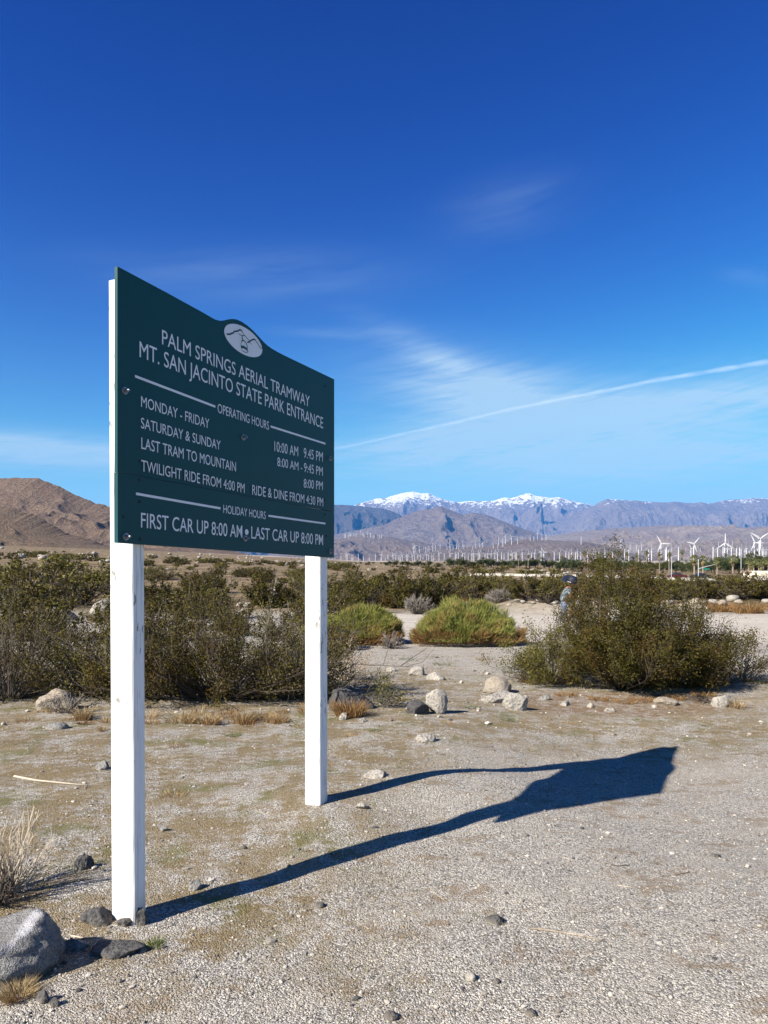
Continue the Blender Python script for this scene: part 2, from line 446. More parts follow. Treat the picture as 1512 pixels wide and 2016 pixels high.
M_ground = ground_material()
ax_x = [0.0]
st = 0.07
while ax_x[-1] < 16000: ax_x.append(ax_x[-1] + st); st = st if ax_x[-1] < 4.0 else st * 1.045
ax_x = np.array([-v for v in ax_x[:0:-1]] + ax_x)
ax_y = [-14.0]
while ax_y[-1] < 16000:
    v = ax_y[-1]
    d_ = 0.6 if v < 1.0 else (0.06 if v < 9 else 0.06 * (v / 9.0) ** 1.25 if v < 70 else (v * 0.012 + 0.0))
    ax_y.append(v + d_)
ax_y = np.array(ax_y)
gx, gy = np.meshgrid(ax_x, ax_y)
gz = tz(gx, gy)
ny_, nx_ = gx.shape
idx = np.arange(ny_ * nx_).reshape(ny_, nx_)
gf = np.stack([idx[:-1, :-1], idx[:-1, 1:], idx[1:, 1:], idx[1:, :-1]], -1).reshape(-1, 4)
tag(mesh('ground', np.stack([gx, gy, gz], -1).reshape(-1, 3), gf, M_ground, smooth=True), kind='structure')
print('ground', gx.shape)

# ------------------------------------------------------------------ mountains
HILLS = {}
def ridge(name, prof, D, D0, seed, mat, relief=0.5, wl=0.5, jag=0.01, step=None, rows=70, power=1.15, base=None, aniso=2.4, crag=0.05):
    """A range as a real slope: crest from the skyline at distance D, spurs and gullies down to D0."""
    px_ = np.array([p[0] for p in prof], float); py_ = np.array([p[1] for p in prof], float)
    Xr = (px_ - CX) / F * D; Zr = CAMZ + (HY - py_) / F * D
    H = Zr.max()
    n = int((px_.max() - px_.min()) / (step or 1.6)) + 2
    Xc = np.linspace(Xr.min(), Xr.max(), n)
    crest = np.interp(Xc, Xr, Zr)
    jit = jag * H * fbm(Xc / (H * 0.11), Xc * 0, seed + 50, 4, 0.6)
    s = np.concatenate([np.linspace(0, 1, rows), 1 + np.linspace(0.04, 0.5, 9)])
    S, XX = np.meshgrid(s, Xc, indexing='ij')
    YY = D0 + (D - D0) * S
    zb = (tz(XX, np.minimum(YY, D0)) - 0.02 * H) if base is None else np.full_like(XX, base)
    CR = np.broadcast_to(crest, XX.shape)
    w = H * wl
    wx = XX + w * 0.55 * fbm(XX / w, YY / w, seed + 9, 3)
    wy = YY + w * 0.55 * fbm(XX / w + 40, YY / w, seed + 19, 3)
    rg = ridged(wx / w, wy / (w * aniso), seed, 6 if crag > 0.03 else 3, 0.55)
    env = np.where(S <= 1, np.clip(S, 0, 1) ** power, 1 - (S - 1) * 1.6)
    amp = np.where(S <= 1, np.abs(np.sin(np.pi * np.clip(S, 0, 1) ** 0.8)) ** 0.8 * (1 - np.clip(S, 0, 1) ** 4), 0.0)
    ZZ = zb + (CR - zb) * env + relief * (CR - zb) * amp * (rg - 0.45) + crag * (CR - zb) * np.clip(amp, 0, 1) * ridged(XX / (w * .22), YY / (w * .22), seed + 70, 4)
    if crag < 0.03:                                          # rocky outcrops instead of fluting
        oc = np.clip(vn(XX / 60.0, YY / 60.0, seed + 80) * 2 - 0.9, 0, 1)
        ZZ = ZZ + (CR - zb) * np.clip(amp, 0, 1) * (0.035 * oc * fbm(XX / 13.0, YY / 13.0, seed + 81, 4) + 0.02 * fbm(XX / 24.0, YY / 24.0, seed + 82, 4))
    ZZ = ZZ + np.broadcast_to(jit, XX.shape) * np.clip(S, 0, 1) ** 7
    i_ = np.arange(S.size).reshape(S.shape)
    f = np.stack([i_[:-1, :-1], i_[:-1, 1:], i_[1:, 1:], i_[1:, :-1]], -1).reshape(-1, 4)
    V = np.stack([XX, YY, ZZ], -1).reshape(-1, 3)
    o = mesh(name, V, f, mat, smooth=False)
    tag(o, kind='structure')
    HILLS[name if name not in HILLS else name + str(len(HILLS))] = BVHTree.FromPolygons(V.tolist(), f.tolist())
    return o
def cast(px_, py_, *names):
    d = Vector(((px_ - CX) / F, 1.0, (HY - py_) / F)).normalized()
    best = None
    for n in names:
        h = HILLS[n].ray_cast(Vector((0, 0, CAMZ)), d)
        if h[0] is not None and (best is None or h[3] < best[1]): best = (h[0], h[3])
    return best[0] if best else None

M_hill = rock_slope('brown_hill_rock', (0.180, 0.125, 0.088), (0.238, 0.175, 0.128), (0.090, 0.064, 0.048), 55.0, patchy=0.7, scrub=0.55)
M_spur = rock_slope('dark_hill_rock', (0.144, 0.102, 0.071), (0.209, 0.156, 0.107), (0.054, 0.043, 0.033), 22.0, patchy=0.8, scrub=0.7)
M_foot = rock_slope('foothill_rock', (0.169, 0.130, 0.111), (0.230, 0.187, 0.168), (0.093, 0.070, 0.065), 260.0, patchy=0.6)
M_slope = rock_slope('bajada_rock', (0.226, 0.174, 0.144), (0.320, 0.265, 0.227), (0.124, 0.101, 0.089), 320.0, patchy=0.6)
M_mid = rock_slope('mountain_rock', (0.196, 0.149, 0.127), (0.262, 0.212, 0.183), (0.097, 0.079, 0.073), 700.0, patchy=0.65)
M_blue = rock_slope('forest_mountain_rock', (0.092, 0.077, 0.070), (0.135, 0.114, 0.098), (0.054, 0.052, 0.049), 700.0, patchy=0.6)
M_snow = rock_slope('snow_mountain_rock', (0.195, 0.157, 0.139), (0.282, 0.228, 0.195), (0.119, 0.099, 0.092), 800.0, snow=(2740.0, 330.0))
M_snow2 = rock_slope('frosted_mountain_rock', (0.195, 0.157, 0.139), (0.282, 0.228, 0.195), (0.119, 0.099, 0.092), 800.0, snow=(2530.0, 220.0))

ridge('mountain_range', [(300, 1040), (420, 1020), (560, 1012), (640, 1004), (698, 995), (742, 982), (768, 978), (791, 972), (812, 967), (829, 971.5), (844, 971), (861, 979), (873, 983),
      (902, 989), (931, 987), (966, 987), (989, 980), (1007, 980.5), (1030, 973), (1042, 969.5), (1056, 977), (1080, 979), (1099, 979), (1128, 986), (1161, 994),
      (1185, 1006), (1230, 1030), (1300, 1060)], 24500, 18500, 11, M_snow, 0.65, 0.27, 0.012)
ridge('mountain_range', [(930, 1085), (1000, 1062), (1060, 1042), (1110, 1022), (1150, 1003), (1169, 996), (1193, 981.5), (1210, 982.5), (1239, 985.5), (1275, 988), (1312, 990), (1327, 987.5),
      (1348, 990.5), (1377, 988.5), (1397, 991), (1421, 985), (1438, 982.5), (1459, 983.5), (1479, 980.7), (1512, 981), (1560, 986), (1640, 980), (1760, 995), (1900, 990)], 21500, 15500, 23, M_snow2, 0.62, 0.34, 0.010)
ridge('mountain_ridge', [(330, 1050), (430, 1018), (540, 1003), (600, 998), (659, 994), (684, 994.5), (713, 996.5), (742, 999.5), (765, 1004), (785, 1012), (810, 1030), (850, 1060), (880, 1085)],
      17000, 13200, 37, M_blue, 0.65, 0.34, 0.008)
ridge('mountain_ridge', [(500, 1100), (600, 1070), (660, 1052), (698, 1045), (756, 1033), (785, 1020), (815, 1008), (844, 1002), (868, 996.5), (887, 1004), (911, 1013), (931, 1009.5), (954, 1012),
      (989, 1025), (1018, 1036), (1053, 1049), (1085, 1060), (1130, 1080), (1180, 1095)], 12500, 9300, 5, M_mid, 0.55, 0.40, 0.010)
ridge('mountain_slope', [(960, 1098), (1040, 1070), (1080, 1056), (1120, 1049), (1165, 1044), (1215, 1040), (1260, 1037), (1310, 1034), (1370, 1036), (1420, 1040), (1470, 1038), (1512, 1036), (1600, 1040),
      (1700, 1050), (1850, 1060)], 11000, 4800, 67, M_slope, 0.42, 0.75, 0.008, power=0.95)
ridge('foothill', [(560, 1096), (620, 1072), (655, 1063), (690, 1055), (715, 1050), (745, 1054), (775, 1058), (820, 1066), (870, 1076), (930, 1088), (990, 1100)], 7600, 6000, 83, M_foot, 0.55, 0.75, 0.015)
ridge('foothill', [(740, 1108), (790, 1099), (830, 1091), (870, 1082), (905, 1078), (950, 1076), (985, 1071), (1005, 1066), (1030, 1063), (1060, 1062), (1095, 1064), (1130, 1066), (1165, 1068), (1205, 1079),
      (1245, 1090), (1290, 1101)], 5400, 4600, 97, M_foot, 0.5, 0.8, 0.012)
ridge('hill', [(-420, 905), (-250, 935), (-120, 950), (-40, 946), (0, 941.5), (35, 938.5), (60, 941), (95, 948), (130, 966), (160, 980), (190, 993), (215, 999), (245, 1012), (290, 1030), (340, 1050),
      (400, 1068), (450, 1082), (500, 1094), (540, 1104)], 2100, 1480, 131, M_hill, 0.40, 0.45, 0.022, step=1.2, rows=170, aniso=1.3, crag=0.0)
ridge('hill_spur', [(-420, 960), (-220, 985), (-100, 975), (-40, 982), (0, 996), (30, 1003), (62, 1013), (95, 1030), (130, 1047), (165, 1059), (200, 1070), (240, 1078), (300, 1086)], 1300, 980, 151, M_spur, 0.34, 0.5, 0.035, step=1.2, rows=130, aniso=1.1, crag=0.0)
# ------------------------------------------------------------------ the sign
BD = np.array([math.sin(R(25.07)), math.cos(R(25.07)), 0.0])      # along the board
BN = np.array([BD[1], -BD[0], 0.0])                               # out of its lettered face
BP = np.array([-1.184, 3.503, 0.0])                               # the near post's corner: post faces lie in this plane
UP = np.array([0, 0, 1.0])
def on_plane(px_, py_, off):
    """(along, height) on the plane `off` in front of the post faces."""
    d = np.array([(px_ - CX) / F, 1.0, (HY - py_) / F]); o = np.array([0, 0, CAMZ])
    t = ((BP + BN * off - o) @ BN) / (d @ BN)
    p = o + d * t
    return float((p - BP) @ BD), float(p[2])
def world(u, v, off): return BP + BN * off + BD * u + UP * v

def white_paint(name):
    m, nt = new_mat(name)
    tcx = node(nt, 'ShaderNodeTexCoord'); v = tcx.outputs['Object']
    s = node(nt, 'ShaderNodeSeparateXYZ', {0: v}); x_, y_, z_ = (X(nt, s.outputs[i]) for i in range(3))
    long_ = comb(nt, x_ * 60.0, y_ * 60.0, z_ * 1.6)
    grain = noise_tex(nt, long_, 1.0, 5.0, 0.6)
    chips = noise_tex(nt, comb(nt, x_ * 34.0, y_ * 34.0, z_ * 11.0), 1.0, 4.0, 0.6)
    where = noise_tex(nt, comb(nt, x_ * 4.0, y_ * 4.0, z_ * 2.2), 1.0, 2.0)
    fl = (chips + where * 0.45).step(0.875, 0.90)
    crack = (noise_tex(nt, comb(nt, x_ * 70.0, y_ * 70.0, z_ * 0.9), 1.0, 2.0) - 0.5).op('ABSOLUTE').step(0.0, 0.020)
    c = mixc(nt, grain.step(0.3, 0.7), (0.66, 0.66, 0.655), (0.74, 0.74, 0.735))
    c = mixc(nt, (1.0 - crack) * where.step(0.34, 0.55) * 0.85, c, (0.20, 0.20, 0.20))
    c = mixc(nt, fl * 0.9, c, (0.20, 0.185, 0.17))
    low = 1.0 - z_.step(0.0, 0.22)
    c = mixc(nt, low * grain.step(0.3, 0.7) * 0.8, c, (0.42, 0.37, 0.31))
    finish(nt, c, 0.55, grain - fl * 1.2, 0.35, 0.006, 0.3)
    return m
M_post = white_paint('white_post_paint')
m, nt = new_mat('green_board_paint')
tcx = node(nt, 'ShaderNodeTexCoord')
n_ = noise_tex(nt, tcx.outputs['Object'], 3.0, 5.0, 0.6); n2_ = noise_tex(nt, tcx.outputs['Object'], 60.0, 3.0)
finish(nt, mixc(nt, (n_ * 0.7 + n2_ * 0.3), (0.0018, 0.038, 0.043), (0.0036, 0.056, 0.060)), 0.5, n2_, 0.08, 0.004, 0.25)
M_board = m
M_letter = plain('white_letter_vinyl', (0.66, 0.67, 0.70), 0.5, 0.06, 5.0)
M_draw = plain('dark_emblem_ink', (0.010, 0.05, 0.05), 0.5, 0.1)
M_bolt = plain('bolt_steel', (0.25, 0.25, 0.26), 0.4, 0.3, 40.0, metal=0.8)
M_screw = plain('black_screw', (0.02, 0.025, 0.025), 0.6, 0.2)

sign = tag(empty('entrance_sign', (BP[0], BP[1], tz1(BP[0], BP[1]))), 'big dark green tramway hours board with an arched top on two white wooden posts', 'sign')

def post(u, su, sn, top, gnd, lean, name='post'):
    """Square-sawn timber with worn, slightly waney edges; its face BD touches the board."""
    b = bmesh.new()
    n = 46
    rings = []
    for i in range(n + 1):
        z = gnd - 0.25 + (top - gnd + 0.25) * i / n
        ring = []
        ch = 0.006
        for (a, c) in ((0, ch), (ch, 0), (su - ch, 0), (su, ch), (su, sn - ch), (su - ch, sn), (ch, sn), (0, sn - ch)):
            w = 0.0016 * (mnoise.noise(Vector((a * 40, c * 40, z * 5.0))) + 0.6 * mnoise.noise(Vector((a * 40 + 9, c * 40, z * 19.0))))
            p = BP + BD * (u + a + w) - BN * (c + w) + UP * z
            k = (z - gnd) * lean
            p = p - BN * k * 0.7 - BD * k * 0.2
            ring.append(b.verts.new(p))
        rings.append(ring)
    for r0, r1 in zip(rings, rings[1:]):
        for j in range(8): b.faces.new((r0[j], r0[(j + 1) % 8], r1[(j + 1) % 8], r1[j]))
    b.faces.new(rings[-1]); b.faces.new(rings[0][::-1])
    bmesh.ops.recalc_face_normals(b, faces=b.faces[:])
    V = [v.co[:] for v in b.verts]; b.verts.index_update()
    Fc = [[v.index for v in f.verts] for f in b.faces]
    b.free()
    return mesh(name, V, Fc, M_post, sign)
post(0.0, 0.083, 0.144, 3.070, -0.03, 0.0075)
u2 = on_plane(630, 1592, 0.0)[0]
post(u2, 0.107, 0.122, 3.03, 0.02, 0.0)

TH = 0.020
def slab(name, out, o0, o1, parent, mat):
    """A flat panel cut to the outline (along, height), between two offsets from the posts."""
    n = len(out)
    V = [world(u, v, o1) for u, v in out] + [world(u, v, o0) for u, v in out]
    Fc = [list(range(n)), [n + i for i in range(n)][::-1]] + [[i, n + i, n + (i + 1) % n, (i + 1) % n][::-1] for i in range(n)]
    o = mesh(name, V, Fc, mat, parent)
    b = bmesh.new(); b.from_mesh(o.data); bmesh.ops.recalc_face_normals(b, faces=b.faces[:]); b.to_mesh(o.data); b.free()
    return o
def pl(pts, off): return [on_plane(x, y, off) for x, y in pts]
# outline in photo pixels, carried onto the board's plane
top = [(230.8, 524.0), (330, 577.0), (400, 615.5), (414, 623.8), (424, 629.2), (433, 631.6), (442, 630.6), (450, 628.6), (458, 627.7), (466, 629.0), (476, 633.3), (487, 640.8), (498, 650.5), (508, 661.0),
       (518, 672.0), (527, 680.5), (537, 687.3), (548, 693.6), (560, 699.8), (600, 719.0), (658, 746.8)]
seamL, seamR = (231.2, 929.0), (658.0, 1007.5)
TP = pl(top + [seamR, seamL], TH)
TP[0] = (TP[-1][0], TP[0][1])
board = slab('board', TP, 0.002, TH, sign, M_board)
low = slab('lower_board', pl([(231.6, 929.6), (658.0, 1008.4), (657.4, 1098.0), (231.9, 1068.5)], TH + 0.004), 0.002, TH + 0.004, sign, M_board)
low['label'] = 'separate lower strip of the board with the holiday hours'

def text(body, x0, y0, x1, y1, cap0, cap1, parent, off, bold=0.0):
    """Raised lettering: (x0,y0)-(x1,y1) is the baseline in the photo, cap0/cap1 the tops of the first and last capital."""
    c = bpy.data.curves.new('lettering', 'FONT')
    c.body = body; c.size = 1.0; c.offset = bold; c.resolution_u = 4; c.extrude = 0.0
    t = bpy.data.objects.new('tmp', c); COL.objects.link(t)
    dg = bpy.context.evaluated_depsgraph_get()
    me = bpy.data.meshes.new_from_object(t.evaluated_get(dg))
    V = np.array([v.co[:] for v in me.vertices]); Fc = [list(p.vertices) for p in me.polygons]
    COL.objects.unlink(t); bpy.data.objects.remove(t); bpy.data.curves.remove(c); bpy.data.meshes.remove(me)
    a0, a1 = on_plane(x0, y0, off), on_plane(x1, y1, off)
    h = ((on_plane(x0, cap0, off)[1] - a0[1]) + (on_plane(x1, cap1, off)[1] - a1[1])) / 2
    u = (V[:, 0] - V[:, 0].min()) / (V[:, 0].max() - V[:, 0].min())
    CAP = 0.727                                            # cap height of the built-in typeface at size 1
    uu = a0[0] + u * (a1[0] - a0[0])
    vv = a0[1] + u * (a1[1] - a0[1]) + V[:, 1] / CAP * h
    pts = BP + BN * off + np.outer(uu, BD) + np.outer(vv, UP)
    return mesh('lettering', pts, Fc, M_letter, parent)
OF, OL = TH + 0.0015, TH + 0.0055
text('PALM SPRINGS AERIAL TRAMWAY', 319, 677.5, 609.5, 801.5, 647.3, 778.5, board, OF)
text('MT. SAN JACINTO STATE PARK ENTRANCE', 274.8, 702.5, 636, 843.8, 671.2, 819.6, board, OF)
text('OPERATING HOURS', 428.5, 812, 529.5, 846.5, 794.5, 827.8, board, OF)
text('MONDAY - FRIDAY', 277.8, 800.5, 412, 843.8, 777.6, 824.4, board, OF)
text('10:00 AM', 540.3, 888, 587, 898.4, 867.3, 878.1, board, OF)
text('9.45 PM', 598, 900.8, 635.5, 909.0, 880.6, 889.0, board, OF)
text('SATURDAY & SUNDAY', 277.5, 842.5, 434.3, 886, 820.3, 867.0, board, OF)
text('8:00 AM -', 546, 917.2, 595, 928.0, 899.8, 910.0, board, OF)
text('9:45 PM', 598.5, 928.8, 635.5, 937.0, 910.6, 918.4, board, OF)
text('LAST TRAM TO MOUNTAIN', 278.3, 883, 464.5, 928.6, 860, 908.5, board, OF)
text('8:00 PM', 598, 959.6, 635.5, 964.7, 942.2, 946.6, board, OF)
tw = text('TWILIGHT RIDE FROM 4:00 PM', 278.3, 927.2, 481.5, 970.6, 904.5, 950.6, board, OF + 0.004)
text('RIDE & DINE FROM 4:30 PM', 496.6, 973.6, 636.2, 997.0, 955.2, 978.0, board, OF + 0.004)
text('HOLIDAY HOURS', 439.8, 1009.7, 523.2, 1022.2, 993.0, 1006.0, low, OL)
text('FIRST CAR UP 8:00 AM', 277.6, 1038.3, 477, 1058.8, 1008.3, 1032.5, low, OL, 0.002)
text('LAST CAR UP 8:00 PM', 494.7, 1060.0, 636, 1073.3, 1036.2, 1050.8, low, OL, 0.002)

def rule(x0, y0, x1, y1, parent, off, t=0.0060):
    a, b = on_plane(x0, y0, off), on_plane(x1, y1, off)
    slab('rule_line', [(a[0], a[1] - t), (b[0], b[1] - t), (b[0], b[1] + t), (a[0], a[1] + t)], off - 0.001, off, parent, M_letter)
rule(266, 740.5, 424, 800.5, board, OF); rule(533, 839.5, 640.8, 873.5, board, OF)
rule(268, 972.0, 434.2, 1000.8, low, OL); rule(528.6, 1015.4, 640.8, 1030.8, low, OL)
# emblem: an ellipse in the board's plane with a line drawing of peaks, cable and tram car
cE = on_plane(480.5, 671.0, OF)
wE = (on_plane(518.2, 690, OF)[0] - on_plane(443.8, 650, OF)[0]) / 2
hE = 0.079
slab('emblem', [(cE[0] + wE * math.cos(t), cE[1] + hE * math.sin(t)) for t in np.arange(0, 2 * math.pi, math.pi / 32)], OF - 0.001, OF, board, M_letter)
dr = MB()
def stroke(pts, w):
    q = [np.array(on_plane(430 + x / 15.12, 620 + y / 15.12, OF + 0.001)) for x, y in pts]
    for a, b in zip(q, q[1:]):
        d = (b - a) / (np.linalg.norm(b - a) + 1e-9); nrm = np.array([-d[1], d[0]])
        a2, b2 = a - d * w * 0.4, b + d * w * 0.4
        dr.add([world(*(a2 + nrm * w), OF + .0012), world(*(a2 - nrm * w), OF + .0012), world(*(b2 - nrm * w), OF + .0012), world(*(b2 + nrm * w), OF + .0012)], [[0, 1, 2, 3]])
def fillp(pts):
    q = [on_plane(430 + x / 15.12, 620 + y / 15.12, OF + 0.001) for x, y in pts]
    dr.add([world(*p, OF + .0014) for p in q], [list(range(len(q)))])
stroke([(250, 560), (285, 585), (320, 570), (360, 575), (395, 545), (440, 545), (470, 490), (520, 490), (580, 480), (620, 445), (660, 445), (700, 480)], 0.0042)
stroke([(700, 480), (760, 590), (800, 630), (870, 710), (920, 780)], 0.0022)
stroke([(600, 560), (650, 595), (700, 612), (790, 620)], 0.0020)
stroke([(865, 815), (915, 805), (940, 775), (1010, 740), (1060, 722), (1095, 740)], 0.0042)
stroke([(1095, 740), (1130, 800), (1190, 880), (1215, 940), (1260, 975), (1295, 1000)], 0.0028)
stroke([(930, 815), (985, 880)], 0.0016)
stroke([(705, 615), (708, 690), (730, 745)], 0.0042)
stroke([(690, 785), (730, 755), (790, 790), (830, 850), (855, 930), (860, 1030)], 0.0035)
stroke([(690, 785), (672, 860), (678, 1000)], 0.0018)
stroke([(690, 1040), (740, 1085), (820, 1120), (885, 1100)], 0.0018)
fillp([(682, 905), (740, 915), (800, 950), (858, 1000), (890, 1100), (858, 1070), (800, 1025), (740, 990), (672, 1000)])
dr.build('emblem_drawing', M_draw, board)
# bullet, bolts and small screws
def disc(name, px_, py_, r, off, parent, mat, h=0.004, seg=12):
    c = on_plane(px_, py_, off)
    return slab(name, [(c[0] + r * math.cos(t), c[1] + r * math.sin(t)) for t in np.arange(seg) * 2 * math.pi / seg], off - 0.001, off + h, parent, mat)
disc('lettering', 485.8, 1047.5, 0.017, OL, low, M_letter, 0.0, 20)
for (x, y, p, o_) in ((246, 769, board, OF), (479, 861, board, OF), (650.5, 902.5, board, OF), (248, 1056.5, low, OL), (482.5, 1060, low, OL), (651, 1085.5, low, OL)):
    bo = MB()
    c = on_plane(x, y, o_)
    q = [world(c[0], c[1], o_ - 0.002), world(c[0], c[1], o_ + 0.004)]
    bo.tube(q, [0.019, 0.017], 14)
    bo.tube([world(c[0], c[1], o_ + 0.002), world(c[0], c[1], o_ + 0.016)], [0.011, 0.010], 6)
    bo.tube([world(c[0], c[1], o_ + 0.016), world(c[0], c[1], o_ + 0.028)], [0.0055, 0.005], 8)
    bo.build('bolt', M_bolt, p)
for (x, y, p, o_) in ((275.5, 945, low, OL), (276, 988, low, OL), (277, 1061.5, low, OL), (244.5, 1017.5, low, OL), (640.5, 1012.7, low, OL), (643, 1055, low, OL), (276, 908, board, OF), (640, 985, board, OF), (641, 760, board, OF)):
    disc('screw', x, y, 0.0075, o_, p, M_screw, 0.002, 10)
# ------------------------------------------------------------------ stones
rng = np.random.default_rng(7)
def stone_shape(seed, sub=3, facets=10, rough=0.16, amp=0.16):
    """A unit boulder, z from about -0.5 to 0.5: rounded, with worn flat faces."""
    b = bmesh.new(); bmesh.ops.create_icosphere(b, subdivisions=sub, radius=0.5)
    V = np.array([v.co[:] for v in b.verts]); b.verts.index_update(); Fc = [[v.index for v in f.verts] for f in b.faces]; b.free()
    r_ = np.random.default_rng(seed)
    for k in range(facets):
        n = r_.normal(size=3); n /= np.linalg.norm(n)
        d = 0.5 * r_.uniform(0.46, 0.80)
        s = V @ n - d
        V = V - np.outer(np.clip(s, 0, None) * 0.985, n)
    for i, v in enumerate(V):
        p = Vector(v) * 2.2 + Vector((seed * 3.1, 0, 0))
        k = 1 + amp * mnoise.noise(p) + rough * 0.6 * mnoise.noise(p * 3.1) + rough * 0.3 * mnoise.noise(p * 7.3)
        V[i] = v * k
    ext = V.max(0) - V.min(0)
    return (V - (V.max(0) + V.min(0)) / 2) / ext, Fc
M_granite = stone_mat('grey_granite', (0.157, 0.155, 0.153), (0.250, 0.245, 0.240), (0.042, 0.042, 0.043), 150.0, vein=True)
M_pale = stone_mat('pale_granite', (0.272, 0.251, 0.222), (0.355, 0.333, 0.300), (0.130, 0.120, 0.110), 38.0)
M_tan = stone_mat('tan_stone', (0.2664, 0.2257, 0.1776), (0.3478, 0.3071, 0.2553), (0.1406, 0.1184, 0.0962), 45.0)
M_dark = stone_mat('dark_schist', (0.0629, 0.0614, 0.0614), (0.1110, 0.1073, 0.1036), (0.0259, 0.0259, 0.0266), 40.0)
M_grey = stone_mat('grey_stone', (0.1776, 0.1739, 0.1665), (0.2442, 0.2368, 0.2257), (0.0740, 0.0740, 0.0725), 50.0)
def stone(name, px_, base, w_px, h_px, mat, label, seed, cat='stone', depth=0.8, rz=0.0, sink=0.36, group=None, facets=8, tilt=0.0, sub=4, smooth=True, amp=0.07):
    """A stone whose foot shows at (px_, base) in the photo and that is w_px by h_px there."""
    g = G(px_, base)
    w = w_px / F * g.y; h = h_px / F * g.y
    V, Fc = stone_shape(seed, sub, facets, amp=amp)
    H = h / (1 - sink)
    if name == 'flat_stone': V[:, 2] = np.where(V[:, 2] > 0.12, 0.12 + (V[:, 2] - 0.12) * 0.12, V[:, 2]); H *= 1.35
    V = V * np.array([w, w * depth, H])
    if tilt:
        c, s = math.cos(tilt), math.sin(tilt); V = V @ np.array([[c, 0, -s], [0, 1, 0], [s, 0, c]])
    V = V @ np.array([[math.cos(rz), math.sin(rz), 0], [-math.sin(rz), math.cos(rz), 0], [0, 0, 1]])
    cy = g.y + w * depth * 0.38
    cx = g.x * cy / g.y
    V = V + np.array([cx, cy, tz1(cx, cy) + h - H / 2])
    o = mesh(name, V, Fc, mat, None, (cx, cy, tz1(cx, cy)), smooth)
    return tag(o, label, cat, group)

# the near boulder, its flat faces turned up-left
b0 = stone('boulder', 24, 1946, 204, 112, M_granite, 'large grey speckled granite boulder with a white quartz vein beside the near post', 4, 'boulder', 0.85, 0.3, 0.22, None, 5, 0.0, 5, True, 0.10)
stone('flat_stone', 234, 1886, 104, 36, M_dark, 'flat dark grey slab stone lying in front of the near white post', 12, depth=0.75, facets=10, sink=0.3)
stone('stone', 150, 1872, 50, 22, M_grey, 'small grey stone between the granite boulder and the flat dark slab', 15, facets=9)
stone('stone', 190, 1822, 66, 26, M_dark, 'dark low stone against the left side of the near post foot', 17, facets=9)
stone('stone', 277, 1823, 24, 34, M_dark, 'upright dark stone wedged at the right corner of the near post foot', 19, facets=8, depth=0.6)
stone('stone', 247, 1824, 34, 14, M_dark, 'little dark stone touching the front of the near post foot', 20, facets=8)
stone('stone', 84, 1976, 26, 22, M_dark, 'small dark stone on gravel just below the granite boulder', 22, facets=9)
stone('stone', 106, 1982, 22, 16, M_dark, 'smaller dark chip next to the stone below the granite boulder', 23, facets=9)
stone('stone', 164, 1712, 40, 26, M_dark, 'dark lumpy stone on the moss left of the near post', 25, facets=8)
stone('stone', 160, 1690, 16, 10, M_grey, 'pale pebble resting behind the dark lumpy stone on the moss', 26, facets=6)
stone('stone', 384, 1754, 26, 18, M_grey, 'grey angular stone just above the near post shadow', 28, facets=9)
stone('stone', 321, 1637, 18, 11, M_grey, 'small grey stone on gravel between the two white posts', 29, facets=9)
stone('stone', 714, 1594, 30, 13, M_pale, 'pale tan stone on gravel just right of the far post', 31, facets=9)
stone('stone', 738, 1533, 50, 13, M_pale, 'half buried flat white stone above the far post shadow', 32, facets=7, sink=0.45)
stone('stone', 838, 1462, 43, 15, M_pale, 'half buried white stone alone on the open gravel', 34, facets=7, sink=0.4)
stone('stone', 201, 1516, 30, 16, M_grey, 'rounded light grey stone on thatch left of the near post', 36, facets=5)
stone('stone', 112, 1436, 46, 13, M_grey, 'flat grey stone half buried in shadow of the left thicket', 37, facets=6, sink=0.45)
up_s = stone('standing_stone', 860, 1406, 45, 50, M_pale, 'upright egg shaped white granite stone on the gravel', 45, depth=0.6, facets=4, sink=0.12)
stone('stone', 822, 1407, 48, 26, M_dark, 'dark slanted stone leaning beside the upright white stone', 41, depth=0.8, facets=6, tilt=0.25)
stone('stone', 978, 1366, 62, 33, M_tan, 'grey topped boulder at the back of the stone cluster beside the big bush', 43, depth=0.9, facets=7, tilt=-0.25)
stone('stone', 978, 1384, 76, 22, M_pale, 'long pale stone lying in front of the grey topped boulder', 44, depth=0.6, facets=6)
stone('stone', 1016, 1399, 56, 33, M_pale, 'white wedge shaped stone at the front of the cluster beside the big bush', 47, depth=0.55, facets=6, tilt=0.3)
stone('stone', 1010, 1328, 46, 15, M_grey, 'low grey stone slab touching the left edge of the big bush', 48, facets=8)
stone('stone', 820, 1330, 33, 19, M_pale, 'white stone in a short row behind the upright stone', 49, facets=8)
stone('stone', 859, 1339, 40, 15, M_pale, 'low pale stone with a dark shaded side behind the upright stone', 50, facets=8)
stone('stone', 770, 1322, 22, 9, M_pale, 'small pale stone behind the young leafy shrub', 51, facets=7)
stone('stone', 690, 1400, 96, 42, M_dark, 'dark rounded boulder behind straw grass right of the far post', 52, cat='boulder', depth=0.9, facets=5)
stone('stone', 675, 1418, 16, 14, M_pale, 'small white stone at the foot of the straw grass right of the far post', 53, facets=8)
stone('stone', 714, 1422, 18, 8, M_pale, 'white chip on gravel beside the straw grass', 54, facets=8)
stone('boulder', 112, 1398, 78, 42, M_tan, 'pale rounded boulder half hidden at the foot of the left thicket', 55, 'boulder', 0.8, facets=4)
stone('boulder', 126, 1221, 54, 27, M_grey, 'grey boulder in straw among the bushes left of the near post', 57, 'boulder', facets=6)
stone('boulder', 202, 1216, 56, 36, M_pale, 'big white boulder in straw left of the near post', 58, 'boulder', facets=6, tilt=-0.2)
stone('stone', 1416, 1392, 32, 26, M_pale, 'white elongated stone leaning in grass right of the big bush', 60, depth=0.5, facets=6, tilt=0.6)
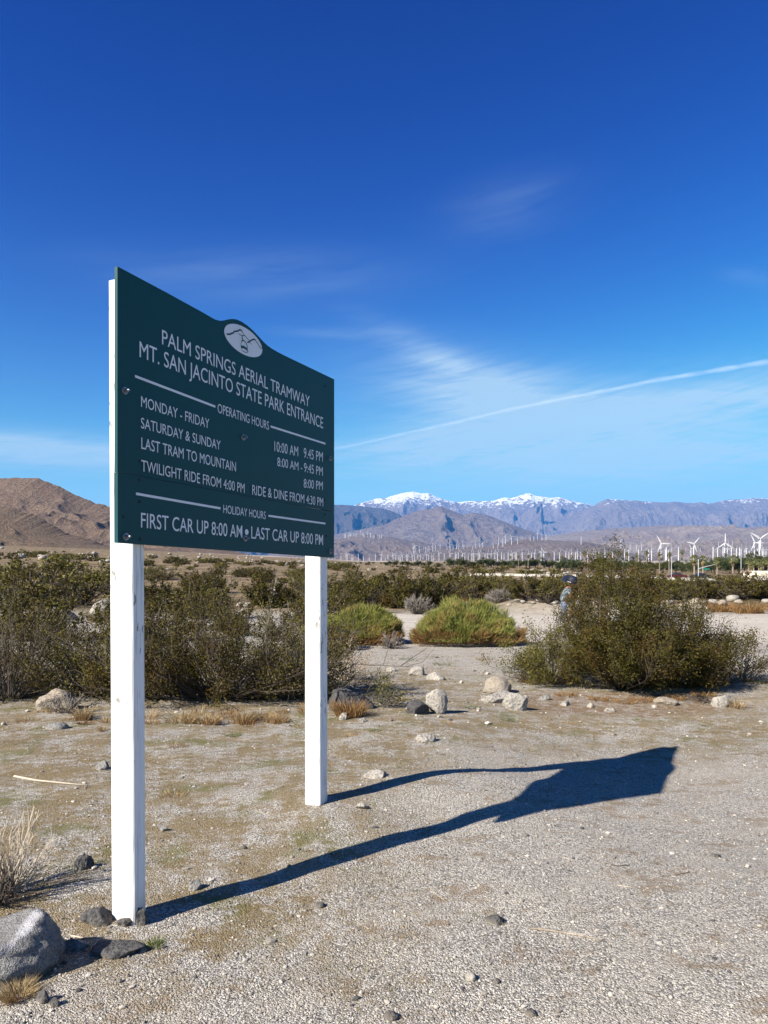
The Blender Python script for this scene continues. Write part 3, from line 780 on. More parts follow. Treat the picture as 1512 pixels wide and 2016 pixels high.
stone('stone', 1437, 1388, 24, 22, M_grey, 'grey stone close beside the white elongated stone', 61, facets=7)
stone('stone', 1310, 1390, 46, 13, M_tan, 'low tan stone in dead leaves at the front of the big bush', 62, facets=6, sink=0.4)
stone('stone', 1200, 1402, 22, 8, M_pale, 'small white chip in front of the big bush', 63, facets=7)
stone('stone', 1162, 1393, 14, 9, M_pale, 'whitish round pebble at the edge of the dead leaves', 64, facets=7)
stone('stone', 1112, 1390, 22, 9, M_pale, 'flat whitish pebble left in the dead leaves of the big bush', 65, facets=7)
stone('stone', 1072, 1378, 20, 10, M_grey, 'grey pebble between the stone cluster and the big bush', 66, facets=7)
for k, (x, y, w, h, lb) in enumerate(((771, 2010, 32, 13, 'black flat chip on the gravel at the bottom edge'), (1046, 2002, 24, 12, 'black chip casting a shadow on gravel near the bottom edge'),
        (975, 1822, 36, 16, 'dark crumbled lump on the gravel above the fallen twig'), (1410, 1688, 20, 7, 'dark chip on the gravel far to the side of the sign shadow'),
        (630, 1788, 20, 9, 'dark chip on gravel below the near post shadow'), (978, 1938, 18, 8, 'dark chip beside a white pebble on the gravel'),
        (480, 1672, 14, 8, 'dark chip on gravel between posts and shadows'))):
    stone('stone_chip', x, y, w, h, M_dark, lb, 80 + k, 'stone', facets=9, sub=2)
stone('stone', 928, 1932, 22, 14, M_pale, 'single white pebble standing out on the grey gravel', 91, facets=7, sub=2)

# boulders thrown up along the berms and down the fan: copies of a few shapes
def stone_proto(seed, mat, name='boulder'):
    V, Fc = stone_shape(seed, 2, 7)
    o = mesh(name, V, Fc, mat, None, (0, 0, 0), True)
    return o
protos = [stone_proto(s, m_) for s, m_ in ((101, M_pale), (102, M_pale), (103, M_tan), (104, M_pale), (105, M_tan), (106, M_pale))]
used_p = [False] * len(protos)
def put_boulder(x, y, size, label, group, k=None, flat=0.65, lift=0.0):
    k = int(rng.integers(len(protos))) if k is None else k
    sc = (size * rng.uniform(0.85, 1.3), size * rng.uniform(0.8, 1.2), size * flat * rng.uniform(0.8, 1.2))
    loc = (x, y, tz1(x, y) + sc[2] * 0.28 + lift)
    o = protos[k]
    if used_p[k]:
        o = o.copy(); COL.objects.link(o)
    used_p[k] = True
    o.location = loc; o.scale = sc; o.rotation_euler = (0, 0, rng.uniform(0, 6.28))
    return tag(o, label, 'boulder', group)
for (x, y, w) in ((1312, 1183, 26), (1296, 1196, 28), (1305, 1172, 14), (1368, 1183, 24), (1384, 1182, 18), (1403, 1183, 22), (1375, 1193, 22), (1352, 1190, 18), (1290, 1186, 18), (1420, 1186, 24), (1442, 1178, 30), (1455, 1182, 24),
                  (1508, 1181, 20), (1340, 1196, 16), (1395, 1195, 20)):
    g = G(x, y + 6); put_boulder(g.x, g.y, w / F * g.y * 0.85, 'white boulder heaped along the berm behind the big bush', 'boulders along the berm behind the big bush')
for (x, y, w) in ((945, 1172, 16), (1002, 1190, 10), (1030, 1184, 14), (1050, 1186, 10), (733, 1203, 10), (752, 1206, 7), (1060, 1181, 10), (1092, 1186, 14)):
    g = G(x, y + 3); put_boulder(g.x, g.y, w / F * g.y, 'small pale stone on the far edge of the gravel lane', 'pale stones at the far edge of the lane')
for i in range(26):
    x = 1040 + i * 4.2 + rng.uniform(-2, 2); g = G(x, 1127 + rng.uniform(-5, 5)); put_boulder(g.x, g.y, rng.uniform(0.5, 1.5), 'white boulder in the rubble heap below the palms', 'boulders of the rubble heap below the palms')
for i in range(240):
    x = rng.uniform(0, 640) if i < 130 else rng.uniform(560, 900); f = np.clip((x / 640), 0, 1.2)
    row = 1090 + 15 * f + rng.normal(0, 6)
    g = G(x, row); put_boulder(g.x, g.y, np.clip(rng.lognormal(0.35, 0.5), 0.6, 3.4) * (1.0 if x < 640 else 0.6), 'pale boulder in the stony belt across the desert fan', 'boulders in the stony belt across the fan')
for (x, y, w) in ((300, 1133, 12), (308, 1140, 8), (490, 1192, 22), (478, 1203, 20), (505, 1186, 16), (470, 1188, 14), (596, 1212, 24), (576, 1216, 18), (330, 1118, 9), (560, 1160, 10), (410, 1186, 14), (342, 1182, 14), (440, 1206, 12), (30, 1214, 26), (75, 1222, 16)):
    g = G(x, y + 5); put_boulder(g.x, g.y, w / F * g.y, 'white boulder showing through the creosote thicket', 'white boulders among the thicket bushes')

# gravel: loose pebbles too many to count
def pebbles():
    n = 19000
    D = 2.2 * np.exp(rng.uniform(0, math.log(17.0 / 2.2), n))
    x = rng.uniform(-0.56, 0.56, n) * D
    r = 0.0034 * np.exp(rng.normal(0, 0.42, n)) * (1 + 0.05 * D)
    r = np.where(rng.random(n) < 0.008, r * 2.3, r)
    r = np.where((D > 8.5) & (rng.random(n) < 0.05), r * rng.uniform(2, 4.5, n), r)
    b = bmesh.new(); bmesh.ops.create_icosphere(b, subdivisions=1, radius=1.0)
    B = np.array([v.co[:] for v in b.verts]); b.verts.index_update(); Fb = np.array([[v.index for v in f.verts] for f in b.faces]); b.free()
    k = len(B)
    Q = B[None] * (1 + rng.uniform(-0.28, 0.28, (n, k, 1)))
    Q = Q * np.stack([rng.uniform(0.7, 1.4, n), rng.uniform(0.7, 1.3, n), rng.uniform(0.45, 0.8, n)], -1)[:, None, :]
    t = rng.uniform(0, 6.28, n); c, s = np.cos(t)[:, None], np.sin(t)[:, None]
    Q = np.stack([Q[..., 0] * c - Q[..., 1] * s, Q[..., 0] * s + Q[..., 1] * c, Q[..., 2]], -1) * r[:, None, None]
    z = tz(x, D) + r * 0.25
    Q = Q + np.stack([x, D, z], -1)[:, None, :]
    Fc = (Fb[None] + (np.arange(n) * k)[:, None, None]).reshape(-1, 3)
    m, nt = new_mat('pebble_mix')
    g = node(nt, 'ShaderNodeNewGeometry'); rr = X(nt, g.outputs['Random Per Island'])
    c_ = mixc(nt, rr.step(0.0, 1.0), (0.16, 0.145, 0.125), (0.42, 0.385, 0.335))
    c_ = mixc(nt, rr.op('MULTIPLY', 17.0).op('FRACT').step(0.90, 0.93), c_, (0.07, 0.067, 0.065))
    finish(nt, c_, 0.9, None, spec=0.2)
    o = mesh('gravel', Q.reshape(-1, 3), Fc, m)
    tag(o, kind='stuff')
pebbles()
# ------------------------------------------------------------------ desert shrubs
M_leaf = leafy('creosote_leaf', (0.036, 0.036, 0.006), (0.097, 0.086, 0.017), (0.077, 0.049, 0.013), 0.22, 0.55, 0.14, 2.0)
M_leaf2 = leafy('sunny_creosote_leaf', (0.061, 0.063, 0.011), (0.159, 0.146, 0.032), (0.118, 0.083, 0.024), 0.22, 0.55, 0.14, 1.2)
M_broom = leafy('green_broom', (0.133, 0.160, 0.032), (0.273, 0.282, 0.075), (0.290, 0.221, 0.075), 0.25, 0.6, 0.2, 1.8)
M_straw = leafy('straw', (0.211, 0.148, 0.069), (0.405, 0.314, 0.182), (0.299, 0.179, 0.082), 0.25, 0.7, 0.15, 2.5)
M_rust = leafy('rusty_dry_growth', (0.1600, 0.0840, 0.0320), (0.3040, 0.1840, 0.0800), (0.2240, 0.1360, 0.0560), 0.2, 0.8, 0.1, 2.5)
M_twig = plain('grey_twig', (0.1720, 0.1520, 0.1320), 0.9, 0.45, 30.0)
M_bleached = plain('bleached_twig', (0.4000, 0.3440, 0.2720), 0.85, 0.3, 30.0)
M_stem = plain('creosote_stem', (0.075, 0.060, 0.050), 0.9, 0.5, 12.0)
M_weed = leafy('green_weed', (0.0560, 0.0880, 0.0160), (0.1280, 0.1680, 0.0400), (0.0960, 0.1120, 0.0320), 0.25, 0.5, 0.2, 3.0)

def unit(v): return v / (np.linalg.norm(v, axis=-1, keepdims=True) + 1e-9)
def leaves_at(C, size, r_, asp=0.5, up=0.3):
    """One leaf (a folded rhombus as a quad) at each centre."""
    n = len(C)
    a = unit(r_.normal(size=(n, 3)) + np.array([0, 0, up])); b = unit(np.cross(a, r_.normal(size=(n, 3))))
    s = size * r_.uniform(0.6, 1.35, (n, 1))
    V = np.stack([C - a * s * 0.5, C + b * s * asp * 0.5, C + a * s * 0.5, C - b * s * asp * 0.5], 1).reshape(-1, 3)
    return V, np.arange(n * 4).reshape(n, 4)
def shrub(seed, H, R_, nst, nleaf, leaf, twigr=0.007, low=0.16, spread=1.0, sub=6, lean=(0, 0), dead=0.12, dense=0.05, epow=0.9, bare=0.0):
    """Many stems fanning from one crown, twigs along them, leaves clustered on the outer twigs."""
    r_ = np.random.default_rng(seed)
    W_, C_ = MB(), []
    for i in range(nst):
        a = r_.uniform(0, 2 * math.pi); e = math.asin(r_.uniform(low, 1.0) ** epow)
        k = r_.uniform(0.62, 1.10)
        lobe = 1 + 0.22 * math.sin(2 * a + seed) + 0.17 * math.sin(5 * a + seed * 2) + 0.10 * math.sin(9 * a + seed)
        E_ = np.array([R_ * k * lobe * math.cos(e) * math.cos(a) * spread, R_ * k * lobe * math.cos(e) * math.sin(a), H * k * (0.10 + 0.90 * math.sin(e))])
        E_[:2] += np.array(lean) * E_[2]
        B_ = np.array([math.cos(a), math.sin(a), 0]) * R_ * r_.uniform(0.02, 0.16)
        L = np.linalg.norm(E_ - B_)
        t = np.linspace(0, 1, 6)[:, None]
        bend = np.array([math.cos(a), math.sin(a), -0.2]) * L * r_.uniform(-0.02, 0.20) + r_.normal(size=3) * L * 0.07
        wob = np.cumsum(r_.normal(size=(6, 3)) * L * 0.018, axis=0); wob[0] = 0
        pts = B_ + (E_ - B_) * t + bend * (t * (1 - t)) * 2 + wob
        pts[0, 2] = -0.04
        W_.tube(pts, twigr * np.linspace(1.5, 0.35, 6) * r_.uniform(0.7, 1.4), 3, False)
        bare = r_.random() < dead
        for j in range(sub):
            q = r_.uniform(0.28, 1.0); f = q * 5; i0 = min(int(f), 4); p0 = pts[i0] + (pts[i0 + 1] - pts[i0]) * (f - i0)
            d = unit(unit(E_ - B_) * 0.75 + r_.normal(size=3) * 0.55 + np.array([0, 0, 0.35]))
            l2 = L * r_.uniform(0.12, 0.30) * (1.15 - 0.4 * q)
            p1 = p0 + d * l2 * 0.5 + r_.normal(size=3) * l2 * 0.08; p2 = p1 + unit(d + np.array([0, 0, 0.25]) + r_.normal(size=3) * 0.25) * l2 * 0.5
            if p2[2] < 0.03: p2[2] = 0.03
            W_.tube([p0, p1, p2], twigr * np.array([0.6, 0.45, 0.2]), 3, False)
            if not bare: C_.append((p0, p1, p2, q))
    n = len(C_); wt = np.array([c[3] ** 0.7 for c in C_]) * r_.lognormal(0, 0.75, n); pick = r_.choice(n, nleaf, p=wt / wt.sum())
    P0, P1, P2 = (np.array([c[m_] for c in C_])[pick] for m_ in range(3))
    t = r_.uniform(0.1, 1.08, (nleaf, 1))
    C = np.where(t < 0.5, P0 + (P1 - P0) * t * 2, P1 + (P2 - P1) * (t - 0.5) * 2) + r_.normal(size=(nleaf, 3)) * dense
    C[:, 2] = np.maximum(C[:, 2], 0.05)
    if bare: C = C[C[:, 2] > bare * H * r_.uniform(0.1, 1.0, nleaf)]
    V, Fl = leaves_at(C, leaf, r_)
    return np.concatenate(W_.V), W_.F, V, Fl
def make_shrub(name, geo_, label, cat, group, mleaf, mstem, loc=(0, 0, 0)):
    o = tag(empty(name, (0, 0, 0)), label, cat, group)
    mesh('branches', geo_[0], geo_[1], mstem, o); mesh('foliage', geo_[2], geo_[3], mleaf, o)
    o.location = loc
    return o
def gpt(px_, base, back=0.0):
    g = G(px_, base); y = g.y + back
    x = g.x / g.y * y
    return (x, y, tz1(x, y))

# the big bush at the edge of the lot and its low outlier
g1 = gpt(1222, 1368, 0.6)
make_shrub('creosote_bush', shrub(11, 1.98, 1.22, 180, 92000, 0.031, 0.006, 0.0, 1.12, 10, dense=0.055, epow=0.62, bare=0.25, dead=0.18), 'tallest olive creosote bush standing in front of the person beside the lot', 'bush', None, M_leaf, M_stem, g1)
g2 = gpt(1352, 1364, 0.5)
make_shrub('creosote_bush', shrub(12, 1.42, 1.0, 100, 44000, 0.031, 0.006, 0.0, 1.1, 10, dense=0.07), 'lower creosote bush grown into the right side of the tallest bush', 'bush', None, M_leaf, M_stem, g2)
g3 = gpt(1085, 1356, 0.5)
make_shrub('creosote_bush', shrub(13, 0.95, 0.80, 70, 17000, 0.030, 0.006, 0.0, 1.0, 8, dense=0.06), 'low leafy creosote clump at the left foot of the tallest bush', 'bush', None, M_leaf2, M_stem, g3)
g4 = gpt(1462, 1352, 0.5)
make_shrub('creosote_bush', shrub(14, 0.78, 0.85, 16, 1900, 0.034, 0.008, 0.12, 1.2, 6, (0.25, 0)), 'sparse creosote bush with bare arching twigs over the pale gravel', 'bush', None, M_leaf, M_twig, g4)
# young shrub, dry shrub behind the far post
make_shrub('young_shrub', shrub(15, 0.46, 0.24, 16, 900, 0.030, 0.004, 0.3, 1.0, 5), 'young leafy shrub alone on the gravel behind the upright stone', 'bush', None, M_leaf2, M_twig, gpt(762, 1396, 0.1))
make_shrub('dry_shrub', shrub(16, 0.75, 0.55, 46, 1700, 0.028, 0.005, 0.15, 1.0, 8, dead=0.3), 'straw coloured half dry shrub just behind the far white post', 'bush', None, M_straw, M_bleached, gpt(678, 1345, 0.4))
# thicket left of and behind the sign
near = [(430, 1398, 2.55, 1.02, 21, 1.58, 'wide dense creosote bush seen between the two white posts'),
        (560, 1392, 1.10, 0.85, 22, 1.30, 'creosote bush with bare grey twigs close behind the far post'),
        (310, 1395, 1.05, 0.85, 23, 1.15, 'creosote bush low against the shaded side of the near post'),
        (190, 1390, 1.05, 0.85, 24, 1.20, 'round creosote bush behind the pale boulder of the left thicket'),
        (20, 1398, 1.05, 0.8, 25, 1.55, 'tall twiggy creosote bush cut by the left edge'),
        (-70, 1380, 1.3, 1.0, 26, 1.8, 'creosote bush at the outermost left of the thicket')]
for (x, b, R_, dep, sd_, H, lb) in near:
    ex = R_ > 2
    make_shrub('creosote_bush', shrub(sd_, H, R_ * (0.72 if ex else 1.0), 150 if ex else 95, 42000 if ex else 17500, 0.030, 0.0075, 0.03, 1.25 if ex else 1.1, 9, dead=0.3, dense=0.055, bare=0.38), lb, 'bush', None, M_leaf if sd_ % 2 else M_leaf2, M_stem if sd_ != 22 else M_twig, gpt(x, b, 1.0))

# copies for the middle distance
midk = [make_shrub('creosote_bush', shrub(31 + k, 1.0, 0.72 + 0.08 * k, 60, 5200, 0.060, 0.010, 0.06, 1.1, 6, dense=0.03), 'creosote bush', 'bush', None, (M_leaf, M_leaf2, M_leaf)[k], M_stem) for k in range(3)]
fark = [make_shrub('desert_scrub', shrub(41 + k, 1.0, 0.85, 26, 620, 0.17, 0.012, 0.06, 1.2, 4, dense=0.05), 'desert scrub', 'bush', None, M_leaf if k else M_leaf2, M_stem) for k in range(2)]
for p in midk + fark:
    for ch in kids(p): kids(ch)
first = {p.name: True for p in midk + fark}
def put_bush(pool, x, y, H, wide, label, group):
    p = pool[int(rng.integers(len(pool)))]
    loc, rz, sc = (x, y, tz1(x, y) - 0.02), float(rng.uniform(0, 6.28)), (H * wide, H * wide, H)
    if first[p.name]:
        first[p.name] = False
        p.location, p.rotation_euler, p.scale = loc, (0, 0, rz), sc
        return tag(p, label, 'bush', group)
    return dup(p, loc, rz, sc, label, group)
def put_row(pool, px_, base, h_px, wide, label, group):
    g = G(px_, base)
    return put_bush(pool, g.x, g.y, h_px / F * g.y, wide, label, group)
# named ones further in
LB = 'creosote bushes of the thicket behind the sign'
for (x, b, h, w, lb) in ((330, 1262, 84, 1.1, 'olive creosote bush rising behind the near post towards the stony belt'), (250, 1285, 95, 1.0, 'creosote bush half hidden by the near post in the thicket'),
        (470, 1250, 62, 1.2, 'broad olive creosote bush in the middle of the gap between the posts'), (560, 1262, 58, 1.0, 'creosote bush against the left side of the far post'),
        (60, 1262, 130, 1.1, 'dark creosote bush above the straw patch at the left'), (150, 1190, 90, 1.5, 'wide dark creosote bush behind the white and grey boulders'),
        (30, 1196, 100, 1.3, 'large olive creosote bush below the brown hill'), (400, 1218, 80, 1.4, 'creosote bush on the slope seen below the holiday hours'),
        (290, 1205, 70, 1.4, 'creosote bush beside the near post on the slope'), (530, 1196, 70, 1.3, 'mid green creosote bush with a path beside it'),
        (620, 1240, 95, 0.9, 'creosote bush directly behind the far post'), (690, 1206, 78, 0.95, 'dark round creosote bush standing at the gravel lane'),
        (230, 1240, 60, 1.1, 'low creosote bush behind the near post'), (110, 1300, 60, 1.1, 'low olive bush in front of the grey boulder'), (170, 1330, 75, 1.0, 'bushy creosote just left of the near post')):
    put_row(midk, x, b, h, w, lb, None)
for i in range(42):
    x = rng.uniform(-120, 640); b = rng.uniform(1126, 1190) - 0.03 * (300 - x) * (x < 300) * 0.6
    put_row(midk, x, b, min(rng.uniform(22, 50), b - 1111 - 9 * min(max(x / 640, 0), 1) + 8 * (x < 220)), rng.uniform(1.1, 1.6), 'olive creosote bush among others below the stony belt of the fan', 'creosote bushes below the stony belt')
for x in list(range(716, 1120, 30)) + [735, 790, 845, 900, 960, 1075]:
    put_row(midk, x + rng.uniform(-8, 8), 1198 - (x > 880) * 12 - rng.uniform(0, 12), rng.uniform(50, 72) - (x > 880) * 10, rng.uniform(0.95, 1.35), 'olive creosote bush in the dark belt beyond the gravel lane', 'creosote belt beyond the gravel lane')
for x in range(1090, 1600, 20):
    put_row(midk, x + rng.uniform(-8, 8), 1180 - rng.uniform(0, 12), rng.uniform(34, 46), rng.uniform(1.1, 1.5), 'dark olive creosote bush in the long belt below the palms', 'creosote belt below the palms')
for i in range(170):
    x = rng.uniform(-150, 1130); f = np.clip(x / 650, 0, 1.0)
    row = (1086 + 24 * f) + abs(rng.normal(0, 9)) + 1.5
    g = G(x, row)
    put_bush(fark, g.x, g.y, rng.uniform(1.0, 2.4), rng.uniform(1.0, 1.7), 'small dark desert shrub on the pale stony fan', 'scrub dotted over the stony fan')

# bright green broom mounds with a rusty skirt
def broom(seed, H, Rx, Ry, n, ln, wd, z0=0.0, z1=1.0, out=0.5, fill=0.75):
    r_ = np.random.default_rng(seed)
    a = r_.uniform(0, 2 * math.pi, n); s = r_.uniform(z0, z1, n)
    e = np.arcsin(np.clip(s, 0, 1)); k = r_.uniform(fill, 1.0, n) * (1 + 0.10 * np.sin(3 * a + seed) + 0.15 * (vn(a * 2.6, s * 4.0, seed) - 0.5) * 2 + 0.09 * (vn(a * 9.0, s * 12.0, seed + 3) - 0.5) * 2)
    O = np.stack([Rx * k * np.cos(e) * np.cos(a), Ry * k * np.cos(e) * np.sin(a), H * k * np.sin(e) * 0.95 + 0.02], -1)
    N_ = unit(np.stack([np.cos(a) * np.cos(e), np.sin(a) * np.cos(e), np.sin(e)], -1))
    d = unit(N_ * out + np.array([0, 0, 0.55]) + r_.normal(size=(n, 3)) * 0.35)
    l = ln * np.where(r_.random((n, 1)) < 0.02, 1.7, 1.0) * r_.uniform(0.5, 1.3, (n, 1)); w = unit(np.cross(d, r_.normal(size=(n, 3)))) * wd * 0.5
    V = np.stack([O - w, O + w, O + d * l], 1).reshape(-1, 3)
    return V, np.arange(n * 3).reshape(n, 3)
def mound(px_, base, w_px, h_px, seed, label, skirt_h):
    g = G(px_, base); w = w_px / F * g.y; h = h_px / F * g.y
    loc = gpt(px_, base, w * 0.30)
    o = tag(empty('green_shrub', (0, 0, 0)), label, 'shrub')
    V, Fc = broom(seed, h * 0.88, w * 0.50, w * 0.43, 36000, 0.15, 0.016, 0.08, fill=0.86)
    mesh('foliage', V, Fc, M_broom, o)
    V, Fc = broom(seed + 1, h * 0.88, w * 0.51, w * 0.44, 5200, 0.20, 0.018, 0.0, skirt_h, 0.8, 0.92)
    mesh('dry_skirt', V, Fc, M_rust, o)
    W_ = MB(); r_ = np.random.default_rng(seed)
    for i in range(60):
        a, e = r_.uniform(0, 6.28), r_.uniform(0.1, 1.5)
        W_.tube([[0.05 * math.cos(a), 0.05 * math.sin(a), -0.03], [w * .24 * math.cos(a) * math.cos(e), w * .2 * math.sin(a) * math.cos(e), h * 0.5 * math.sin(e) + 0.05], [w * .46 * math.cos(a) * math.cos(e), w * .40 * math.sin(a) * math.cos(e), h * 0.88 * math.sin(e) + 0.04]], [0.012, 0.008, 0.004], 3, False)
    W_.build('branches', M_stem, o)
    o.location = loc
mound(912, 1272, 208, 90, 51, 'large bright green dome shaped shrub with a rusty base beside the gravel lane', 0.30)
mound(716, 1270, 142, 76, 53, 'smaller bright green shrub between the far post and the large green dome', 0.25)
mound(640, 1283, 110, 62, 55, 'yellowish green shrub showing on the right behind the far post', 0.45)

# bare grey twig shrubs
def twiggy(seed, H, R_, n, rad, lowe=0.2):
    r_ = np.random.default_rng(seed); W_ = MB()
    for i in range(n):
        a, e = r_.uniform(0, 6.28), math.asin(r_.uniform(lowe, 1))
        k = r_.uniform(0.7, 1.05)
        E_ = np.array([R_ * k * math.cos(e) * math.cos(a), R_ * k * math.cos(e) * math.sin(a), H * k * (0.12 + 0.88 * math.sin(e))])
        B_ = np.array([math.cos(a), math.sin(a), 0]) * R_ * 0.08
        m1 = B_ + (E_ - B_) * 0.4 + r_.normal(size=3) * R_ * 0.05; m2 = B_ + (E_ - B_) * 0.72 + r_.normal(size=3) * R_ * 0.06
        B_[2] = -0.03
        W_.tube([B_, m1, m2, E_], rad * np.array([1.3, 1, 0.7, 0.35]), 3, False)
        for j in range(4):
            s = m1 + (m2 - m1) * r_.uniform(0, 1) if j < 2 else m2 + (E_ - m2) * r_.uniform(0, .8)
            d = unit(E_ - B_ + r_.normal(size=3) * R_ * 0.6 + np.array([0, 0, .15 * R_])) * R_ * r_.uniform(0.15, 0.38)
            W_.tube([s, s + d * .55 + r_.normal(size=3) * R_ * .02, s + d], rad * np.array([.65, .5, .25]), 3, False)
    return W_
def put_twig(px_, base, w_px, h_px, seed, label, mat, n=90, rad=0.012, lowe=0.15):
    g = G(px_, base); w = w_px / F * g.y; h = h_px / F * g.y
    loc = gpt(px_, base, w * 0.3)
    o = tag(twiggy(seed, h, w * 0.5, n, rad, lowe).build('twig_shrub', mat), label, 'shrub')
    o.location = loc
    return o
put_twig(822, 1210, 64, 42, 61, 'rounded bare grey twig shrub behind the large green dome', M_twig, 120, 0.024)
put_twig(982, 1188, 62, 30, 62, 'wide bare silvery twig shrub on the far edge of the gravel lane', M_twig, 120, 0.024)
put_twig(1352, 1212, 40, 34, 63, 'pale twiggy shrub growing on the berm behind the big bush', M_bleached, 60, 0.02)
put_twig(1070, 1182, 40, 34, 64, 'dark bare shrub beside the person across the lane', M_stem, 90, 0.024)
put_twig(548, 1180, 36, 44, 65, 'pale straw coloured spiky shrub left of the far post', M_bleached, 90, 0.02)
put_twig(16, 1782, 215, 195, 66, 'bleached dead twig bush at the left edge above the granite boulder', M_bleached, 75, 0.0030, 0.05)
put_twig(-10, 1800, 130, 120, 68, 'dark leafless bush crouched behind the granite boulder', M_stem, 70, 0.003, 0.0)
put_twig(130, 1408, 90, 40, 67, 'low dead twigs in front of the pale boulder of the thicket', M_twig, 40, 0.006, 0.05)
put_twig(770, 1278, 60, 34, 69, 'dark dead twigs lying at the foot of the smaller green shrub', M_twig, 60, 0.010, 0.0)

# straw: tufts with a shape of their own
def tuft(seed, H, R_, n, wd, lean=0.5):
    r_ = np.random.default_rng(seed)
    a = r_.uniform(0, 6.28, n); q = R_ * 0.55 * np.sqrt(r_.uniform(0, 1, n))
    O = np.stack([q * np.cos(a), q * np.sin(a), np.full(n, -0.01)], -1)
    d = unit(np.stack([np.cos(a) * lean * r_.uniform(0, 1.2, n), np.sin(a) * lean * r_.uniform(0, 1.2, n), np.ones(n)], -1) + r_.normal(size=(n, 3)) * 0.22)
    l = H * r_.uniform(0.45, 1.05, (n, 1)); w = unit(np.cross(d, r_.normal(size=(n, 3)))) * wd * 0.5
    mid = O + d * l * 0.55; tip = O + d * l + np.stack([np.cos(a), np.sin(a), -0.6 * np.ones(n)], -1) * l * 0.18
    V = np.stack([O - w, O + w, mid + w * 0.8, mid - w * 0.8, tip], 1).reshape(-1, 3)
    b_ = np.arange(n)[:, None] * 5
    Fc = (b_ + np.array([[0, 1, 2, 3]])).tolist() + (b_ + np.array([[3, 2, 4]])).tolist()
    return V, Fc
def put_tuft(px_, base, w_px, h_px, seed, label, mat=None, n=260, wd=0.006, lean=0.5, back=0.15, group=None):
    g = G(px_, base); w = w_px / F * g.y; h = h_px / F * g.y
    V, Fc = tuft(seed, h * 1.05, w * 0.6, n, wd, lean)
    o = tag(mesh('grass_tuft', V, Fc, mat or M_straw), label, 'grass tuft', group)
    o.location = gpt(px_, base, w * back)
    return o
put_tuft(36, 1962, 76, 42, 71, 'golden grass tuft at the foot of the granite boulder', None, 620, 0.0022, 0.9, 0.0)
put_tuft(690, 1412, 84, 42, 72, 'rusty straw grass tuft in front of the dark boulder by the far post', M_rust, 420, 0.008, 0.5)
put_tuft(480, 1425, 60, 30, 73, 'pale straw tuft at the front of the thicket between the posts', None, 260, 0.007)
put_tuft(410, 1427, 70, 26, 74, 'straw tuft beside the near post under the wide thicket bush', None, 260, 0.007)
put_tuft(545, 1424, 60, 22, 75, 'low straw tuft in front of the twiggy bush by the far post', None, 220, 0.007)
put_tuft(372, 1425, 34, 20, 76, 'tiny straw tuft closest to the near post shaded face', None, 140, 0.007)
put_tuft(165, 1418, 44, 32, 77, 'straw tuft left of the near post below the pale boulder', None, 200, 0.007)
put_tuft(128, 1262, 60, 42, 78, 'bright straw clump among the bushes left of the near post', None, 300, 0.018)
put_tuft(20, 1312, 60, 40, 79, 'yellow straw clump at the left edge inside the thicket', None, 300, 0.014)
put_tuft(196, 1226, 60, 26, 80, 'straw clump at the foot of the big white boulder', None, 260, 0.018)
put_tuft(1445, 1394, 60, 24, 81, 'sparse straw tuft around the white elongated stone', None, 140, 0.007)
put_tuft(1050, 1345, 70, 26, 82, 'rusty straw at the left foot of the big bush', M_rust, 260, 0.008, 0.8)
put_tuft(340, 1568, 80, 14, 83, 'flattened straw tuft on gravel right of the near post', None, 200, 0.004, 1.5)
put_tuft(200, 1440, 20, 14, 84, 'small straw tuft on the open gravel left of the near post', None, 90, 0.005)
put_tuft(304, 1866, 40, 28, 85, 'green and straw weed tuft right of the flat dark slab', M_weed, 90, 0.003, 0.8)
put_tuft(612, 1414, 26, 18, 86, 'fresh green weed at the left foot of the far post', M_weed, 110, 0.008, 0.8)
put_tuft(1420, 1205, 70, 26, 87, 'rusty straw patch on the berm behind the big bush', M_rust, 300, 0.03, 0.7)
put_tuft(1475, 1208, 80, 30, 88, 'wide rusty straw patch on the far berm at the right edge', M_rust, 340, 0.03, 0.7)
put_tuft(950, 1170, 46, 14, 89, 'rusty straw patch below the creosote belt', M_rust, 240, 0.04, 0.8)
put_tuft(905, 1186, 40, 14, 90, 'brown straw patch above the large green dome', M_rust, 200, 0.03, 0.8)
put_tuft(760, 1196, 60, 12, 91, 'brown straw at the foot of the creosote belt', M_rust, 240, 0.03, 0.8)
for k, (x, b) in enumerate(((1115, 1372), (1180, 1380), (1270, 1382), (1330, 1378), (1385, 1372), (1230, 1385))):
    put_tuft(x, b, 60, 14, 300 + k, 'rusty dry grass at the front foot of the big bush', M_rust, 130, 0.007, 1.2, group='rusty grass along the foot of the big bush')

for k in range(26):
    x = 288 + rng.uniform(0, 320) if k < 19 else rng.uniform(20, 215)
    put_tuft(x, 1410 + rng.uniform(-8, 22), rng.uniform(26, 90), rng.uniform(8, 30), 400 + k, 'pale dry grass fringing the front of the thicket', M_straw if k % 4 else M_rust, int(rng.uniform(50, 130)), 0.006, rng.uniform(0.5, 1.3), group='dry grass along the front of the thicket')
